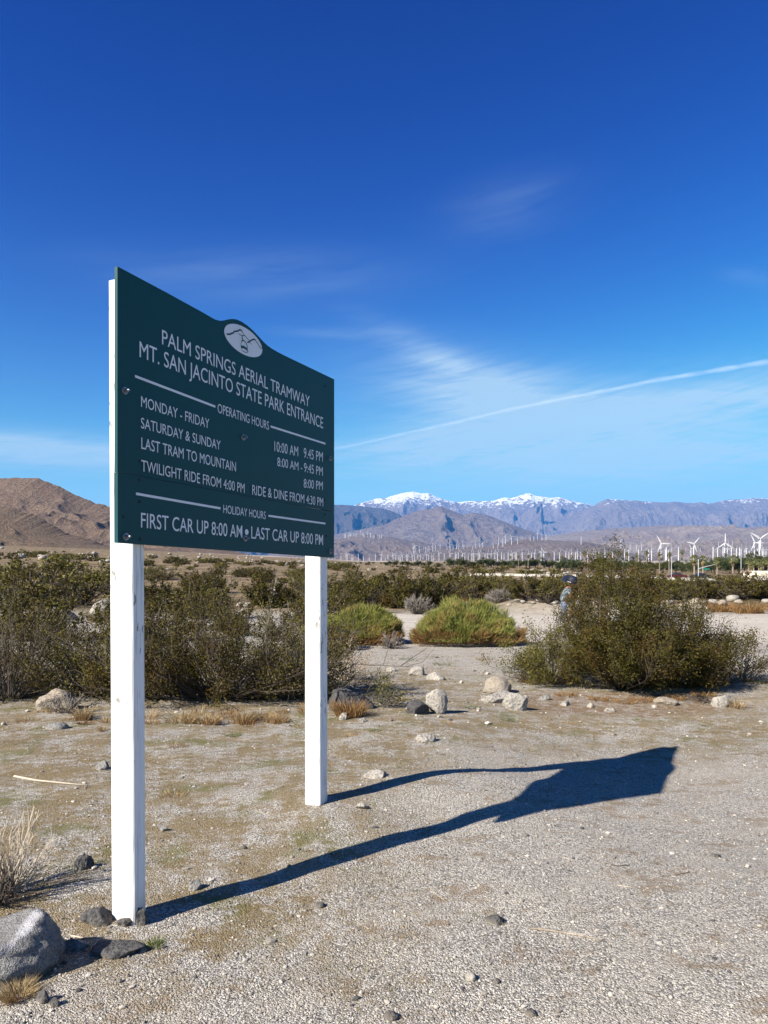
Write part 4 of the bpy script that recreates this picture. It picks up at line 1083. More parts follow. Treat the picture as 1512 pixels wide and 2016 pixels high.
# thatch: short dead blades over the untrodden side
def thatch(n=26000):
    r_ = np.random.default_rng(5)
    D = 2.7 * np.exp(r_.uniform(0, math.log(17.0 / 2.7), n * 3)); x = r_.uniform(-0.56, 0.56, n * 3) * D
    edge = x + fbm(x * 0.9, D * 0.9, 71, 3) * 0.9 - (D - 3.0) * 0.16
    strip = np.exp(-((D - 8.6) / 1.4) ** 2) * 0.8 + np.exp(-((D - 12.0) / 3) ** 2) * 0.85
    p = np.clip(sstep(-edge, -0.9, 0.3) + strip, 0, 1) * sstep(vn(x * 2.2, D * 2.2, 77) + 0.35 * fbm(x * 9, D * 9, 78, 2), 0.42, 0.72) + 0.02
    keep = np.where(r_.random(n * 3) < p)[0][:n]
    x, D = x[keep], D[keep]; m_ = len(x)
    O = np.stack([x, D, tz(x, D) - 0.002], -1)
    a = r_.uniform(0, 6.28, m_)
    d = unit(np.stack([np.cos(a), np.sin(a), r_.uniform(0.05, 0.9, m_)], -1))
    l = (0.012 + 0.022 * r_.random((m_, 1))) * (0.8 + 0.10 * D[:, None]); w = unit(np.cross(d, r_.normal(size=(m_, 3)))) * 0.00095 * (0.5 + 0.35 * D[:, None])
    V = np.stack([O - w, O + w, O + d * l], 1).reshape(-1, 3)
    mt = leafy('thatch_blades', (0.13, 0.095, 0.04), (0.36, 0.27, 0.14), (0.12, 0.115, 0.035), 0.2, 0.8, 0.1, 1.6)
    tag(mesh('dead_grass', V, np.arange(m_ * 3).reshape(m_, 3), mt), kind='stuff')
thatch()

# fallen sticks
def stick(pts, rad, label, mat, name='stick'):
    W_ = MB(); q = []
    for (x, y) in pts:
        g = G(x, y); q.append((g.x, g.y, g.z + rad * 0.8))
    W_.tube(q, np.linspace(rad, rad * 0.6, len(q)), 6)
    return tag(W_.build(name, mat, None, q[0], True), label, 'stick')
stick([(28, 1530), (70, 1538), (120, 1543), (172, 1548)], 0.010, 'long bleached stick lying left of the near post', M_bleached)
stick([(1042, 1829), (1090, 1835), (1140, 1843), (1190, 1854)], 0.0065, 'thin brown twig lying on gravel in the open lot', M_tan)
stick([(138, 1843), (165, 1848), (205, 1846)], 0.004, 'bleached twig lying between the boulder and the near post', M_bleached)
stick([(130, 1852), (150, 1862), (162, 1858)], 0.003, 'short bleached twig crossing the small grey stone', M_bleached)
stick([(1190, 1700), (1215, 1706), (1240, 1704)], 0.004, 'dark twig lying on gravel below the sign shadow', M_stem)

for k, (x, y, L, a) in enumerate(((1235, 1745, 40, .1), (1330, 1722, 60, -.15), (930, 1935, 26, .6), (1120, 1690, 24, .2), (700, 1905, 22, -.4), (1400, 1840, 34, .1), (860, 1760, 30, .9), (560, 1930, 26, -.2), (1290, 1960, 30, .3), (520, 1600, 30, .1), (420, 1480, 40, -.05), (950, 1470, 34, .05))):
    stick([(x - L / 2, y - a * L / 2), (x, y + 1.5), (x + L / 2, y + a * L / 2)], 0.0022, 'small dry twig scrap scattered on the gravel', M_stem if k % 3 else M_bleached)['group'] = 'twig scraps scattered over the gravel lot'
for k, (x, b, w, h) in enumerate(((1350, 1716, 60, 12), (915, 1742, 50, 8), (900, 1690, 40, 6), (1360, 1660, 60, 6), (1060, 1876, 70, 8), (1240, 1790, 40, 6))):
    put_tuft(x, b, w, h, 500 + k, 'flattened brown weed remains pressed into the gravel lot', M_rust, 60, 0.003, 2.2, group='flattened weed remains on the gravel lot')
for k, (x, b, w, h) in enumerate(((740, 1440, 30, 8), (880, 1425, 40, 9), (1000, 1420, 36, 8), (790, 1380, 40, 12), (930, 1395, 44, 10), (720, 1360, 44, 14), (870, 1310, 50, 12), (950, 1300, 50, 12), (800, 1300, 50, 10), (1120, 1425, 44, 8), (1260, 1420, 44, 8), (690, 1450, 40, 10), (460, 1450, 40, 12), (350, 1470, 50, 12))):
    put_tuft(x, b, w, h, 520 + k, 'low withered grass tuft on the open ground among the pale stones', M_straw if k % 2 else M_weed, 90, 0.005, 1.2, group='withered tufts among the pale stones')
# ------------------------------------------------------------------ far side: road, cars, palms, trees, turbines
M_white = plain('white_tower_paint', (0.56, 0.56, 0.56), 0.5, 0.03)
M_asph = plain('road_asphalt', (0.22, 0.205, 0.19), 0.9, 0.15, 0.4)
M_conc = plain('pale_concrete', (0.55, 0.52, 0.47), 0.9, 0.12, 0.6)
M_galv = plain('galvanised_steel', (0.42, 0.44, 0.45), 0.5, 0.1, metal=0.3)
# the road runs level across, just this side of the palms
rx = np.arange(20.0, 200.0, 4.0)
ry = 176.0 + 0.0 * rx
def strip(name, y0, y1, dzz, mat, kind='structure'):
    V = []
    for x in rx: V += [(x, y0, tz1(x, (y0 + y1) / 2) + dzz), (x, y1, tz1(x, (y0 + y1) / 2) + dzz)]
    Fc = [[2 * i, 2 * i + 2, 2 * i + 3, 2 * i + 1] for i in range(len(rx) - 1)]
    return tag(mesh(name, V, Fc, mat), kind=kind)
strip('road', 172.0, 184.0, 0.30, M_asph)
kb = MB()
for x0, x1 in zip(rx, rx[1:]):
    for yy in (171.6, 184.3):
        a, b = tz1(x0, 178) + 0.30, tz1(x1, 178) + 0.30
        kb.add([(x0, yy, a - .5), (x1, yy, b - .5), (x1, yy + .3, b - .5), (x0, yy + .3, a - .5), (x0, yy, a + .15), (x1, yy, b + .15), (x1, yy + .3, b + .15), (x0, yy + .3, a + .15)],
               [[0, 1, 5, 4], [1, 2, 6, 5], [2, 3, 7, 6], [3, 0, 4, 7], [4, 5, 6, 7]])
tag(kb.build('road_kerb', M_conc), kind='structure')

def road_z(x): return tz1(x, 178) + 0.30
M_glass = plain('car_glass', (0.02, 0.025, 0.03), 0.08, 0.1, spec=0.6)
M_tyre = plain('tyre_rubber', (0.02, 0.02, 0.02), 0.8, 0.2)
M_rim = plain('alloy_rim', (0.5, 0.5, 0.52), 0.3, 0.1, metal=0.9)
def car(px_, y, col, label, flip=False):
    x = (px_ - CX) / F * y
    mc = plain('car_paint', col, 0.25, 0.05, spec=0.5)
    o = tag(empty('parked_car', (0, 0, 0)), label, 'car')
    prof = [(-2.2, .32), (-2.22, .72), (-2.05, .92), (-1.25, 1.0), (-.55, 1.44), (.75, 1.46), (1.5, 1.02), (2.1, .95), (2.2, .7), (2.2, .32)]
    n = len(prof); V = []
    for yy, ins in ((-.82, .0), (-.88, 0.0), (.88, 0.0), (.82, .0)):
        for (a, b) in prof:
            k = 0.86 if b > 1.1 else 1.0
            V.append((a, yy * k, b))
    Fc = [list(range(n)), [3 * n + i for i in range(n)][::-1]] + [[r * n + i, (r + 1) * n + i, (r + 1) * n + (i + 1) % n, r * n + (i + 1) % n] for r in range(3) for i in range(n)]
    b = mesh('body', V, Fc, mc, o)
    for s in (-1, 1):
        yy = s * 0.80
        mesh('window', [(-1.05, yy * 1.06, 1.04), (1.3, yy * 1.06, 1.06), (.7, yy * .985, 1.38), (-.5, yy * .985, 1.37)], [[0, 1, 2, 3]], M_glass, o)
    mesh('windscreen', [(1.42, -.7, 1.08), (1.42, .7, 1.08), (.82, .64, 1.43), (.82, -.64, 1.43)], [[0, 1, 2, 3]], M_glass, o)
    for wx in (-1.35, 1.35):
        for s in (-1, 1):
            w = MB(); w.tube([(wx, s * .72, .32), (wx, s * .91, .32)], .32, 18); wo_ = w.build('wheel', M_tyre, o)
            w = MB(); w.tube([(wx, s * .905, .32), (wx, s * .925, .32)], .2, 14); w.build('rim', M_rim, wo_)
    o.location = (x, y, road_z(x)); o.rotation_euler = (0, 0, math.pi if flip else 0)
    return o
car(1378, 179.5, (0.012, 0.013, 0.016), 'black car on the road in front of the palms')
car(1333, 181.5, (0.07, 0.010, 0.009), 'dark red car on the road below the palms', True)

def lamp(px_, top, base, label, arm=0.0, D=170.5):
    x = (px_ - CX) / F * D; z0 = tz1(x, D); z1 = CAMZ + (HY - top) / F * D
    o = tag(empty('street_lamp', (x, D, z0)), label, 'street lamp')
    w = MB(); w.tube([(x, D, z0 - .2), (x, D, z1)], [.10, .07], 8); w.build('pole', M_galv, o)
    w = MB(); w.tube([(x, D, z1 - .1), (x + arm, D + .2, z1 + .25)], [.06, .05], 6); w.build('arm', M_galv, o)
    w = MB(); w.box((x + arm, D + .2, z1 + .22), (.7, .3, .16)); w.build('lamp_head', M_galv, o)
    return o
lamp(1459, 1092, 1140, 'tall grey lamp post between the large palms and the palm grove', -1.2)
lamp(1322, 1096, 1131, 'slim grey lamp post right of the slender palms', 1.0)
# traffic signal mast with a street-name board
D = 170.0; x = (1375 - CX) / F * D; z0 = tz1(x, D)
ms = tag(empty('signal_mast', (x, D, z0)), 'grey mast with a long rising arm and a green road board', 'signal mast')
zt = CAMZ + (HY - 1101) / F * D
w = MB(); w.tube([(x, D, z0 - .2), (x, D, zt)], [.12, .09], 8); w.build('pole', M_galv, ms)
za = CAMZ + (HY - 1120) / F * D; zb_ = CAMZ + (HY - 1111) / F * D
w = MB(); w.tube([(x, D, za), (x + 1.9, D, za + .55), (x + 3.9, D, zb_)], [.12, .10, .06], 6); w.build('arm', M_galv, ms)
w = MB(); w.box((x + 1.75, D - .1, za - .05), (1.5, .06, .36)); w.build('road_board', plain('green_road_board', (0.01, 0.16, 0.12), 0.4), ms)

# fan palms
M_frond = leafy('palm_frond', (0.085, 0.105, 0.030), (0.19, 0.20, 0.075), (0.15, 0.14, 0.055), 0.2, 0.5, 0.3, 0.8)
M_skirt = leafy('dead_palm_frond', (0.20, 0.135, 0.07), (0.34, 0.25, 0.15), (0.25, 0.17, 0.09), 0.1, 0.8, 0.1, 1.0)
M_ptrunk = plain('palm_trunk', (0.22, 0.175, 0.135), 0.9, 0.3, 2.0)
def palm_proto(seed, H, crown, trunk, skirt_len):
    r_ = np.random.default_rng(seed)
    o = empty('fan_palm', (0, 0, 0))
    w = MB(); w.tube([(0, 0, -.2), (0.02, 0, .5), (0.05 * H * .1, 0.03, H * .55), (0, 0, H)], np.array([1.5, 1.1, .9, .8]) * trunk, 8); w.build('trunk', M_ptrunk, o, smooth=True)
    V, Fc = [], []
    def frond(a, e, L, V, Fc, c0, fan=1.0):
        d = np.array([math.cos(a) * math.cos(e), math.sin(a) * math.cos(e), math.sin(e)])
        t = unit(np.cross(d, [0, 0, 1.0])); 
        hub = c0 + d * L * 0.5
        for q in np.linspace(-1.15, 1.15, 7):
            dd = d * math.cos(q) + t * math.sin(q)
            tip = hub + dd * L * 0.55 * fan + np.array([0, 0, -L * 0.16 * (1 + r_.random())])
            s = np.cross(dd, [0, 0, 1.0]); s = unit(s) * L * 0.075
            b = len(V); V += [hub - s * .3, hub + dd * L * .3 * fan - s, tip, hub + dd * L * .3 * fan + s]; Fc.append([b, b + 1, b + 2, b + 3])
        b = len(V); s = t * 0.02; V += [c0 - s, c0 + s, hub + s, hub - s]; Fc.append([b, b + 1, b + 2, b + 3])
    for i in range(46):
        frond(r_.uniform(0, 6.28), r_.uniform(-0.75, 1.5), crown * r_.uniform(.8, 1.1), V, Fc, np.array([0, 0, H]))
    mesh('crown', V, Fc, M_frond, o)
    V, Fc = [], []
    for i in range(int(40 * skirt_len) + 14):
        frond(r_.uniform(0, 6.28), r_.uniform(-1.5, -0.9), crown * r_.uniform(.55, .8), V, Fc, np.array([0, 0, H - r_.uniform(0.1, 1.0) * skirt_len]), 0.8)
    mesh('dead_skirt', V, Fc, M_skirt, o)
    for ch in o.children: kids(ch)
    return o
PT = [palm_proto(1, 8.0, 1.15, .19, 1.2), palm_proto(2, 8.0, 1.05, .17, 1.6), palm_proto(3, 5.6, 1.9, .30, .9), palm_proto(4, 5.6, 1.8, .28, 1.2)]
pfirst = [True] * 4
def put_palm(px_, crown_row, base_row, k, label, group):
    g = G(px_, base_row)
    H = 8.0 if k < 2 else 5.6
    s = max((base_row - crown_row), 5) / F * g.y / H
    loc = (g.x, g.y, g.z - 0.1)
    if pfirst[k]:
        pfirst[k] = False; o = PT[k]; o.location = loc; o.scale = (s,) * 3
        return tag(o, label, 'palm', group)
    return tag(dup(PT[k], loc, float(rng.uniform(0, 6.28)), (s, s, s)), label, 'palm', group)
LP, GP = 'slender fan palm in the line above the creosote belt', 'slender palms in a line before the wind farm'
for i, (x, c, b) in enumerate(((783, 1105, 1112), (791, 1104, 1112), (810, 1103.5, 1113), (833, 1102, 1113), (845, 1102, 1114), (855, 1103, 1113), (866, 1102, 1113), (875, 1102, 1113), (888, 1098, 1114), (899, 1100, 1113), (912, 1099, 1114),
        (924, 1098, 1115), (937, 1099, 1114), (953, 1098, 1115), (968, 1099, 1115), (984, 1098, 1116), (1004, 1096, 1117), (1021, 1094, 1119), (1040, 1094, 1119), (1059, 1094, 1118), (1080, 1092, 1116), (1106, 1096, 1121), (1126, 1095, 1121),
        (1183, 1090, 1122), (1199, 1089, 1122), (1217, 1090, 1126), (1234, 1090, 1123), (1254, 1094, 1127), (1273, 1087, 1124), (1299, 1090, 1128), (1317.5, 1091, 1129))):
    put_palm(x, c, b, i % 2, LP, GP)
put_palm(1150.5, 1087, 1120, 0, 'thicker fan palm with a ragged skirt rising above the big bush', None)
put_palm(1343, 1086, 1124, 0, 'fan palm with a full green head beside a small bent turbine', None)
LQ, GQ = 'short thick fan palm with a broad head beside the road', 'broad headed palms beside the road'
for i, (x, c, b) in enumerate(((1367, 1100, 1132), (1384, 1101, 1132), (1412, 1104, 1131), (1443, 1100, 1130))): put_palm(x, c, b, 2 + i % 2, LQ, GQ)
LQ, GQ = 'fan palm in the dense grove beside the white house', 'palm grove beside the white house'
for i, (x, c, b) in enumerate(((1474, 1106, 1131), (1484, 1104, 1130), (1494, 1107, 1131), (1503, 1105, 1130), (1513, 1106, 1131), (1530, 1104, 1131), (1480, 1114, 1132), (1498, 1115, 1132))): put_palm(x, c, b, 2 + i % 2, LQ, GQ)

# broadleaf trees behind the road
M_tleaf = leafy('dark_tree_leaf', (0.022, 0.036, 0.010), (0.065, 0.080, 0.022), (0.055, 0.062, 0.018), 0.15, 0.5, 0.3, 0.6)
def tree_proto(seed):
    r_ = np.random.default_rng(seed)
    o = empty('dark_tree', (0, 0, 0))
    w = MB(); w.tube([(0, 0, -.3), (0.05, 0, .8), (0, 0.05, 1.7)], [.22, .16, .1], 7)
    for i in range(9):
        a = r_.uniform(0, 6.28); w.tube([(0, 0, r_.uniform(.6, 1.4)), (.6 * math.cos(a), .6 * math.sin(a), 1.9), (1.3 * math.cos(a), 1.3 * math.sin(a), r_.uniform(1.8, 3.2))], [.09, .06, .02], 5)
    w.build('trunk', M_stem, o)
    C = []
    for i in range(26):
        c = r_.normal(size=3) * np.array([.85, .85, .62]) + np.array([0, 0, 2.15]); c[2] = max(c[2], .55)
        C.append(c + r_.normal(size=(110, 3)) * r_.uniform(.18, .40))
    V, Fc = leaves_at(np.concatenate(C), 0.24, r_, 0.7)
    mesh('crown', V, Fc, M_tleaf, o)
    for ch in o.children: kids(ch)
    return o
TT = [tree_proto(201), tree_proto(202), tree_proto(203)]; tfirst = [True] * 3
def put_tree(px_, base, h_px, wide, label, group):
    k = int(rng.integers(3)); g = G(px_, base); s = h_px / F * g.y / 3.6
    sc = (s * wide, s * wide, s)
    if tfirst[k]:
        tfirst[k] = False; o = TT[k]; o.location = (g.x, g.y, g.z); o.scale = sc
        return tag(o, label, 'tree', group)
    return tag(dup(TT[k], (g.x, g.y, g.z), float(rng.uniform(0, 6.28)), sc), label, 'tree', group)
for x in np.arange(760, 1100, 11): put_tree(x + rng.uniform(-4, 4), 1114.5 + 4 * (x - 760) / 340, rng.uniform(6, 13) + 5 * (x > 880), rng.uniform(1.0, 1.5), 'dark green tree in the low line under the slender palms', 'dark trees under the slender palms')
for x in np.arange(1100, 1340, 12): put_tree(x + rng.uniform(-4, 4), 1124 + 3 * (x - 1100) / 240 + rng.uniform(-3, 3), rng.uniform(15, 25), rng.uniform(1.0, 1.5), 'dark green roadside tree below the slender palms', 'roadside trees below the palms')
for x in np.arange(1335, 1560, 9): put_tree(x + rng.uniform(-4, 4), 1127 + rng.uniform(-4, 3), rng.uniform(24, 34) - 8 * (1330 < x < 1400), rng.uniform(0.8, 1.2), 'tall dark tree behind the broad headed palms', 'tall dark trees behind the broad headed palms')
for x in np.arange(640, 780, 12): put_tree(x + rng.uniform(-4, 4), 1110.5, rng.uniform(2.5, 5), rng.uniform(1.2, 2), 'tiny dark tree at the edge of the valley floor', 'tiny dark trees along the valley floor')

# the white house with a vaulted porch
M_stucco = plain('cream_stucco', (0.66, 0.61, 0.52), 0.9, 0.08, 0.8)
M_rooft = plain('cream_roof', (0.60, 0.53, 0.42), 0.9, 0.12, 1.5)
M_door = plain('dark_doorway', (0.06, 0.05, 0.045), 0.7, 0.2)
Dh = 190.0
hx = (1497 - CX) / F * Dh; hz0 = tz1(hx, Dh) + 0.2
house = tag(empty('house', (hx, Dh, hz0)), 'cream house with a round vaulted porch at the right edge', 'house')
w = MB(); w.box((hx + 1.8, Dh + 3, hz0 + .9), (7.0, 5.0, 2.2)); w.build('wall', M_stucco, house)
seg = 14
V = []
for yy in (Dh - 1.2, Dh + 4.8):
    for i in range(seg + 1):
        t = math.pi * i / seg; V.append((hx + .1 - 1.35 * math.cos(t), yy, hz0 + 0.7 + 1.15 * math.sin(t)))
n = seg + 1
Fc = [[i, i + 1, n + i + 1, n + i] for i in range(seg)] + [list(range(n))[::-1], [n + i for i in range(n)]]
mesh('porch_vault', V, Fc, M_rooft, house)
w = MB(); w.box((hx + .1, Dh - 1.0, hz0 + .2), (2.5, .35, 1.0)); w.build('porch_wall', M_stucco, house)
w = MB(); w.box((hx + .15, Dh - 1.26, hz0 + .15), (.5, .12, .9)); w.build('door', M_door, house)
w = MB(); w.add([(hx - 1.4, Dh - .6, hz0 + 1.05), (hx - 1.4, Dh + 3, hz0 + 1.2), (hx - 4.2, Dh + 3, hz0 + .35), (hx - 4.2, Dh - .6, hz0 + .25), (hx - 1.4, Dh - .6, hz0 - .2), (hx - 1.4, Dh + 3, hz0 - .2), (hx - 4.2, Dh + 3, hz0 - .2), (hx - 4.2, Dh - .6, hz0 - .2)],
    [[0, 1, 2, 3], [0, 3, 7, 4], [1, 5, 6, 2], [2, 6, 7, 3], [0, 4, 5, 1]]); w.build('roof', M_rooft, house)
wx0, wx1 = (1461 - CX) / F * 186.5, (1560 - CX) / F * 186.5
w = MB(); w.box(((wx0 + wx1) / 2, 186.5, road_z(wx0) + .1), (wx1 - wx0, .25, .7)); tag(w.build('low_wall', M_conc, None, ((wx0 + wx1) / 2, 186.5, road_z(wx0))), 'long low white wall beside the road at the house', 'wall')
# entrance canopy under the palms
cxx = (1470 - CX) / F * 192; cz = tz1(cxx, 192)
can = tag(empty('gatehouse', (cxx, 192, cz)), 'small brown roofed gatehouse on two pale piers under the palms', 'gatehouse')
w = MB(); w.box((cxx, 192, cz + 1.75), (3.4, 2.4, .35)); w.build('roof', plain('brown_roof', (0.19, 0.115, 0.075), 0.9, 0.2), can)
for s in (-.62, .62):
    w = MB(); w.box((cxx + s, 191.2, cz + .8), (.42, .42, 1.6)); w.build('pier', M_stucco, can)

# ------------------------------------------------------------------ wind turbines
def blades_mesh(w, hub, L, ph, yaw, wd):
    c, s = math.cos(yaw), math.sin(yaw)
    ex = np.array([c, s, 0]); ez = np.array([0, 0, 1.0]); ey = np.array([-s, c, 0])
    out = []
    for k in range(3):
        a = ph + k * 2 * math.pi / 3
        d = ex * math.sin(a) + ez * math.cos(a); t = ex * math.cos(a) - ez * math.sin(a)
        V = []
        for f, cw in ((0.0, .35), (.12, .55), (.25, 1.0), (.65, .65), (1.0, .18)):
            for u_, v_ in ((-.5, 0), (0, .16), (.5, 0), (0, -.16)): V.append(hub + d * L * f + t * cw * wd * u_ + ey * cw * wd * v_)
        Fc = [[i * 4 + j, i * 4 + (j + 1) % 4, (i + 1) * 4 + (j + 1) % 4, (i + 1) * 4 + j] for i in range(4) for j in range(4)] + [[3, 2, 1, 0], [16, 17, 18, 19]]
        out.append((V, Fc))
    if w is not None:
        for V, Fc in out: w.add(V, Fc)
    return out
def big_turbine(px_, hub_row, blade_px, ph, D, label):
    x = (px_ - CX) / F * D; z0 = tz1(x, D) - 1; zh = CAMZ + (HY - hub_row) / F * D; L = blade_px / F * D
    o = tag(empty('wind_turbine', (x, D, z0)), label, 'wind turbine')
    T = zh - z0
    w = MB(); w.tube([(x, D, z0), (x, D, z0 + T * .5), (x, D, zh)], [T * .030, T * .025, T * .019], 14); w.build('tower', M_white, o, smooth=True)
    w = MB(); w.box((x, D - T * .01, zh + T * .01), (T * .05, T * .13, T * .05)); w.build('nacelle', M_white, o)
    hub = np.array([x, D - T * .09, zh + T * .01])
    w = MB(); w.tube([hub + [0, .02 * T, 0], hub - [0, .02 * T, 0]], [T * .028, T * .016], 10); w.build('hub', M_white, o)
    for V, Fc in blades_mesh(None, hub, L, ph, 0.15, L * .17): mesh('blade', V, Fc, M_white, o)
    return o
big_turbine(1301.4, 1071, 19, R(-32), 2050, 'large white wind turbine with one blade reaching up left before the slender palms')
big_turbine(1365.6, 1071, 17, R(42), 2300, 'white wind turbine standing above the shorter broad palm pair')
big_turbine(1426.7, 1070, 20, R(0), 2000, 'large wind turbine with one blade straight up above the palms')
big_turbine(1485.0, 1069, 19, R(-30), 1950, 'large wind turbine overlapping the tallest turbine by the grove')
big_turbine(1495.0, 1061, 24, R(-62), 1700, 'tallest white wind turbine above the palm grove')
PTB = []
for k in range(6):
    w = MB(); w.tube([(0, 0, -.06), (0, 0, .5), (0, 0, 1)], [.033, .030, .024], 6)
    w.box((0, -.02, 1.01), (.045, .12, .045))
    blades_mesh(w, np.array([0, -.09, 1.01]), .50, R((8, 35, 62, 85, 20, 105)[k]), (0.5, 0.7, 0.9, 0.35, 1.1, 0.6)[k], .075)
    PTB.append(w.build('wind_turbine', M_white, None, (0, 0, 0)))
tb_first = [True] * 6
def put_turbine(loc, H, label, group):
    k = int(rng.integers(6)); o = PTB[k]
    if not tb_first[k]: o = o.copy(); COL.objects.link(o)
    tb_first[k] = False
    o.location = loc; o.scale = (H * 1.0, H * 1.0, H)
    return tag(o, label, 'wind turbine', group)
def floor_turbine(px_, hub, base, label, group):
    D = float(rng.uniform(2500, 3600)); x = (px_ - CX) / F * D
    z = tz1(x, D); zh = CAMZ + (HY - hub) / F * D
    put_turbine((x, D, z), max(zh - z, 12), label, group)
LB1, GB1 = 'small white wind turbine in the long row on the valley floor', 'row of small turbines on the valley floor'
for c in (45, 105, 135, 215, 285, 300, 360, 375, 450, 520, 597, 680, 750, 765, 815, 850, 920, 955, 1000, 1020, 1045, 1105, 1120, 1180, 1210, 1255, 1290, 1325, 1375, 1400, 1445, 1470):
    floor_turbine(640 + c / 6.87, 1092.5 + rng.uniform(-2, 1.5), 1104, LB1, GB1)
for c in (30, 100, 180, 250, 265, 290, 350, 380, 425, 475, 500, 560, 580, 650, 690, 735, 785, 820, 875, 910, 965, 995, 1020, 1060, 1075, 1155, 1240, 1280, 1325, 1410, 1450):
    floor_turbine(860 + c / 6.87, 1089 + rng.uniform(-1.5, 1.5), 1104, LB1, GB1)
for c in (35, 70, 205, 275, 355, 395, 430, 480, 505, 550, 635, 715, 735, 780, 865, 965):
    floor_turbine(1060 + c / 6.574, 1087 + rng.uniform(-1.5, 1), 1104, LB1, GB1)
LB2, GB2 = 'white wind turbine in the farm behind the palms', 'turbines of the farm behind the palms'
for (x, h) in ((1229.5, 1082), (1238, 1083), (1257, 1082), (1276.7, 1083), (1283, 1081.5), (1310, 1081), (1316, 1084), (1335.7, 1078.7), (1191, 1086), (1206, 1086), (1360.5, 1080), (1404, 1078), (1423.6, 1078), (1440, 1078), (1456, 1079), (1470, 1080), (1491, 1081),
               (1501, 1081), (1508, 1086), (1413, 1079), (1432, 1079), (1450, 1080), (1459, 1082), (1467, 1081), (1475, 1084), (1504, 1083), (1312, 1077), (1530, 1078), (1550, 1080)):
    floor_turbine(x, h, 1104, LB2, GB2)
def hill_turbine(px_, hub, base, label, group, names):
    p = cast(px_, base, *names)
    if p is None:
        return
    put_turbine((p.x, p.y, p.z), max((base - hub), 5) / F * p.y, label, group)
HN = [n for n in HILLS if n.startswith(('foothill', 'mountain_slope', 'mountain_ridge'))]
LB3, GB3 = 'white wind turbine on the crest of the brown foothill', 'turbines along the foothill crest'
for (x, h, b) in ((814, 1076, 1090), (817, 1075, 1090), (825.6, 1075, 1089), (829, 1081, 1088), (833.6, 1075, 1088), (838, 1077, 1088), (841, 1076, 1087), (844.5, 1074, 1087), (852, 1073.5, 1086), (857, 1073, 1085), (866.5, 1070.5, 1081), (880, 1074, 1083),
                  (886, 1073, 1086), (892, 1075, 1083), (899, 1069, 1081), (903, 1074, 1082), (911, 1066, 1076), (913, 1074, 1081), (920, 1073, 1080), (930.6, 1073, 1083), (936, 1071, 1080), (944, 1069, 1078), (950, 1068, 1078), (971, 1068, 1080),
                  (980, 1071, 1081), (982, 1057, 1073), (990, 1061, 1076), (995, 1055, 1071), (1007, 1057, 1072), (1019, 1059, 1071), (1044, 1054.5, 1065), (1051, 1055, 1065), (1058, 1050, 1064), (1067, 1051.6, 1064), (1075, 1051.6, 1064), (1144, 1056, 1072),
                  (1222.5, 1063, 1081), (1242, 1072, 1083), (1253, 1073, 1083), (1263, 1072, 1084), (1322, 1077, 1086), (1350, 1078, 1085), (1379, 1079, 1086)):
    hill_turbine(x, h, b, LB3, GB3, HN)
LB4, GB4 = 'tiny white wind turbine in the tight cluster on the far slope', 'tight cluster of tiny turbines on the far slope'
for i in range(44):
    x = rng.uniform(676, 752); t = (x - 676) / 76
    b = 1061 - 4.5 * math.sin(math.pi * min(t * 1.2, 1)) + rng.uniform(-3.5, 1.5)
    hill_turbine(x, b - rng.uniform(5.5, 8), b, LB4, GB4, HN)

# ------------------------------------------------------------------ the person across the lane
def skin_mesh(name, verts, edges, radii, root, mat, parent, sub=2):
    me = bpy.data.meshes.new(name)
    off = np.array(loc_of(parent)); me.from_pydata([tuple(np.array(v) - off) for v in verts], edges, [])
    o = bpy.data.objects.new(name, me); COL.objects.link(o); ORG[o.name] = tuple(off); o.parent = parent
    o.modifiers.new('skin', 'SKIN')
    if not me.skin_vertices: me.attributes
    sv = me.skin_vertices[0].data
    for i, r in enumerate(radii):
        sv[i].radius = (r, r) if isinstance(r, float) else r
        sv[i].use_root = (i == root)
    sm = o.modifiers.new('smooth', 'SUBSURF'); sm.levels = sub; sm.render_levels = sub
    me.materials.append(mat)
    return o
M_skin = plain('sunburnt_skin', (0.30, 0.13, 0.07), 0.6, 0.08)
M_jean = plain('light_blue_jeans', (0.11, 0.15, 0.24), 0.9, 0.25, 14.0)
m, nt = new_mat('mottled_shirt')
tcx = node(nt, 'ShaderNodeTexCoord')
nn = noise_tex(nt, tcx.outputs['Object'], 14.0, 3.0)
c = mixc(nt, nn.step(0.44, 0.52), (0.025, 0.035, 0.05), (0.11, 0.135, 0.155)); c = mixc(nt, noise_tex(nt, tcx.outputs['Object'], 9.0, 2.0).step(0.55, 0.62), c, (0.20, 0.24, 0.24))
finish(nt, c, 0.9)
M_shirt = m
M_hat = plain('navy_hat_felt', (0.012, 0.016, 0.035), 0.6, 0.3, 10.0)
M_phone = plain('white_phone', (0.75, 0.75, 0.75), 0.3, 0.05)
M_shoe = plain('pale_shoe', (0.55, 0.50, 0.45), 0.8, 0.2)
pg = G(1109, 1229)
S = 1.0
def pp(x, y, z): return (pg.x + x * S, pg.y + y * S, pg.z + z * S)
person = tag(empty('person', tuple(pg)), 'person in a huge navy hat and blue clothes bent over a phone behind the bush', 'person')
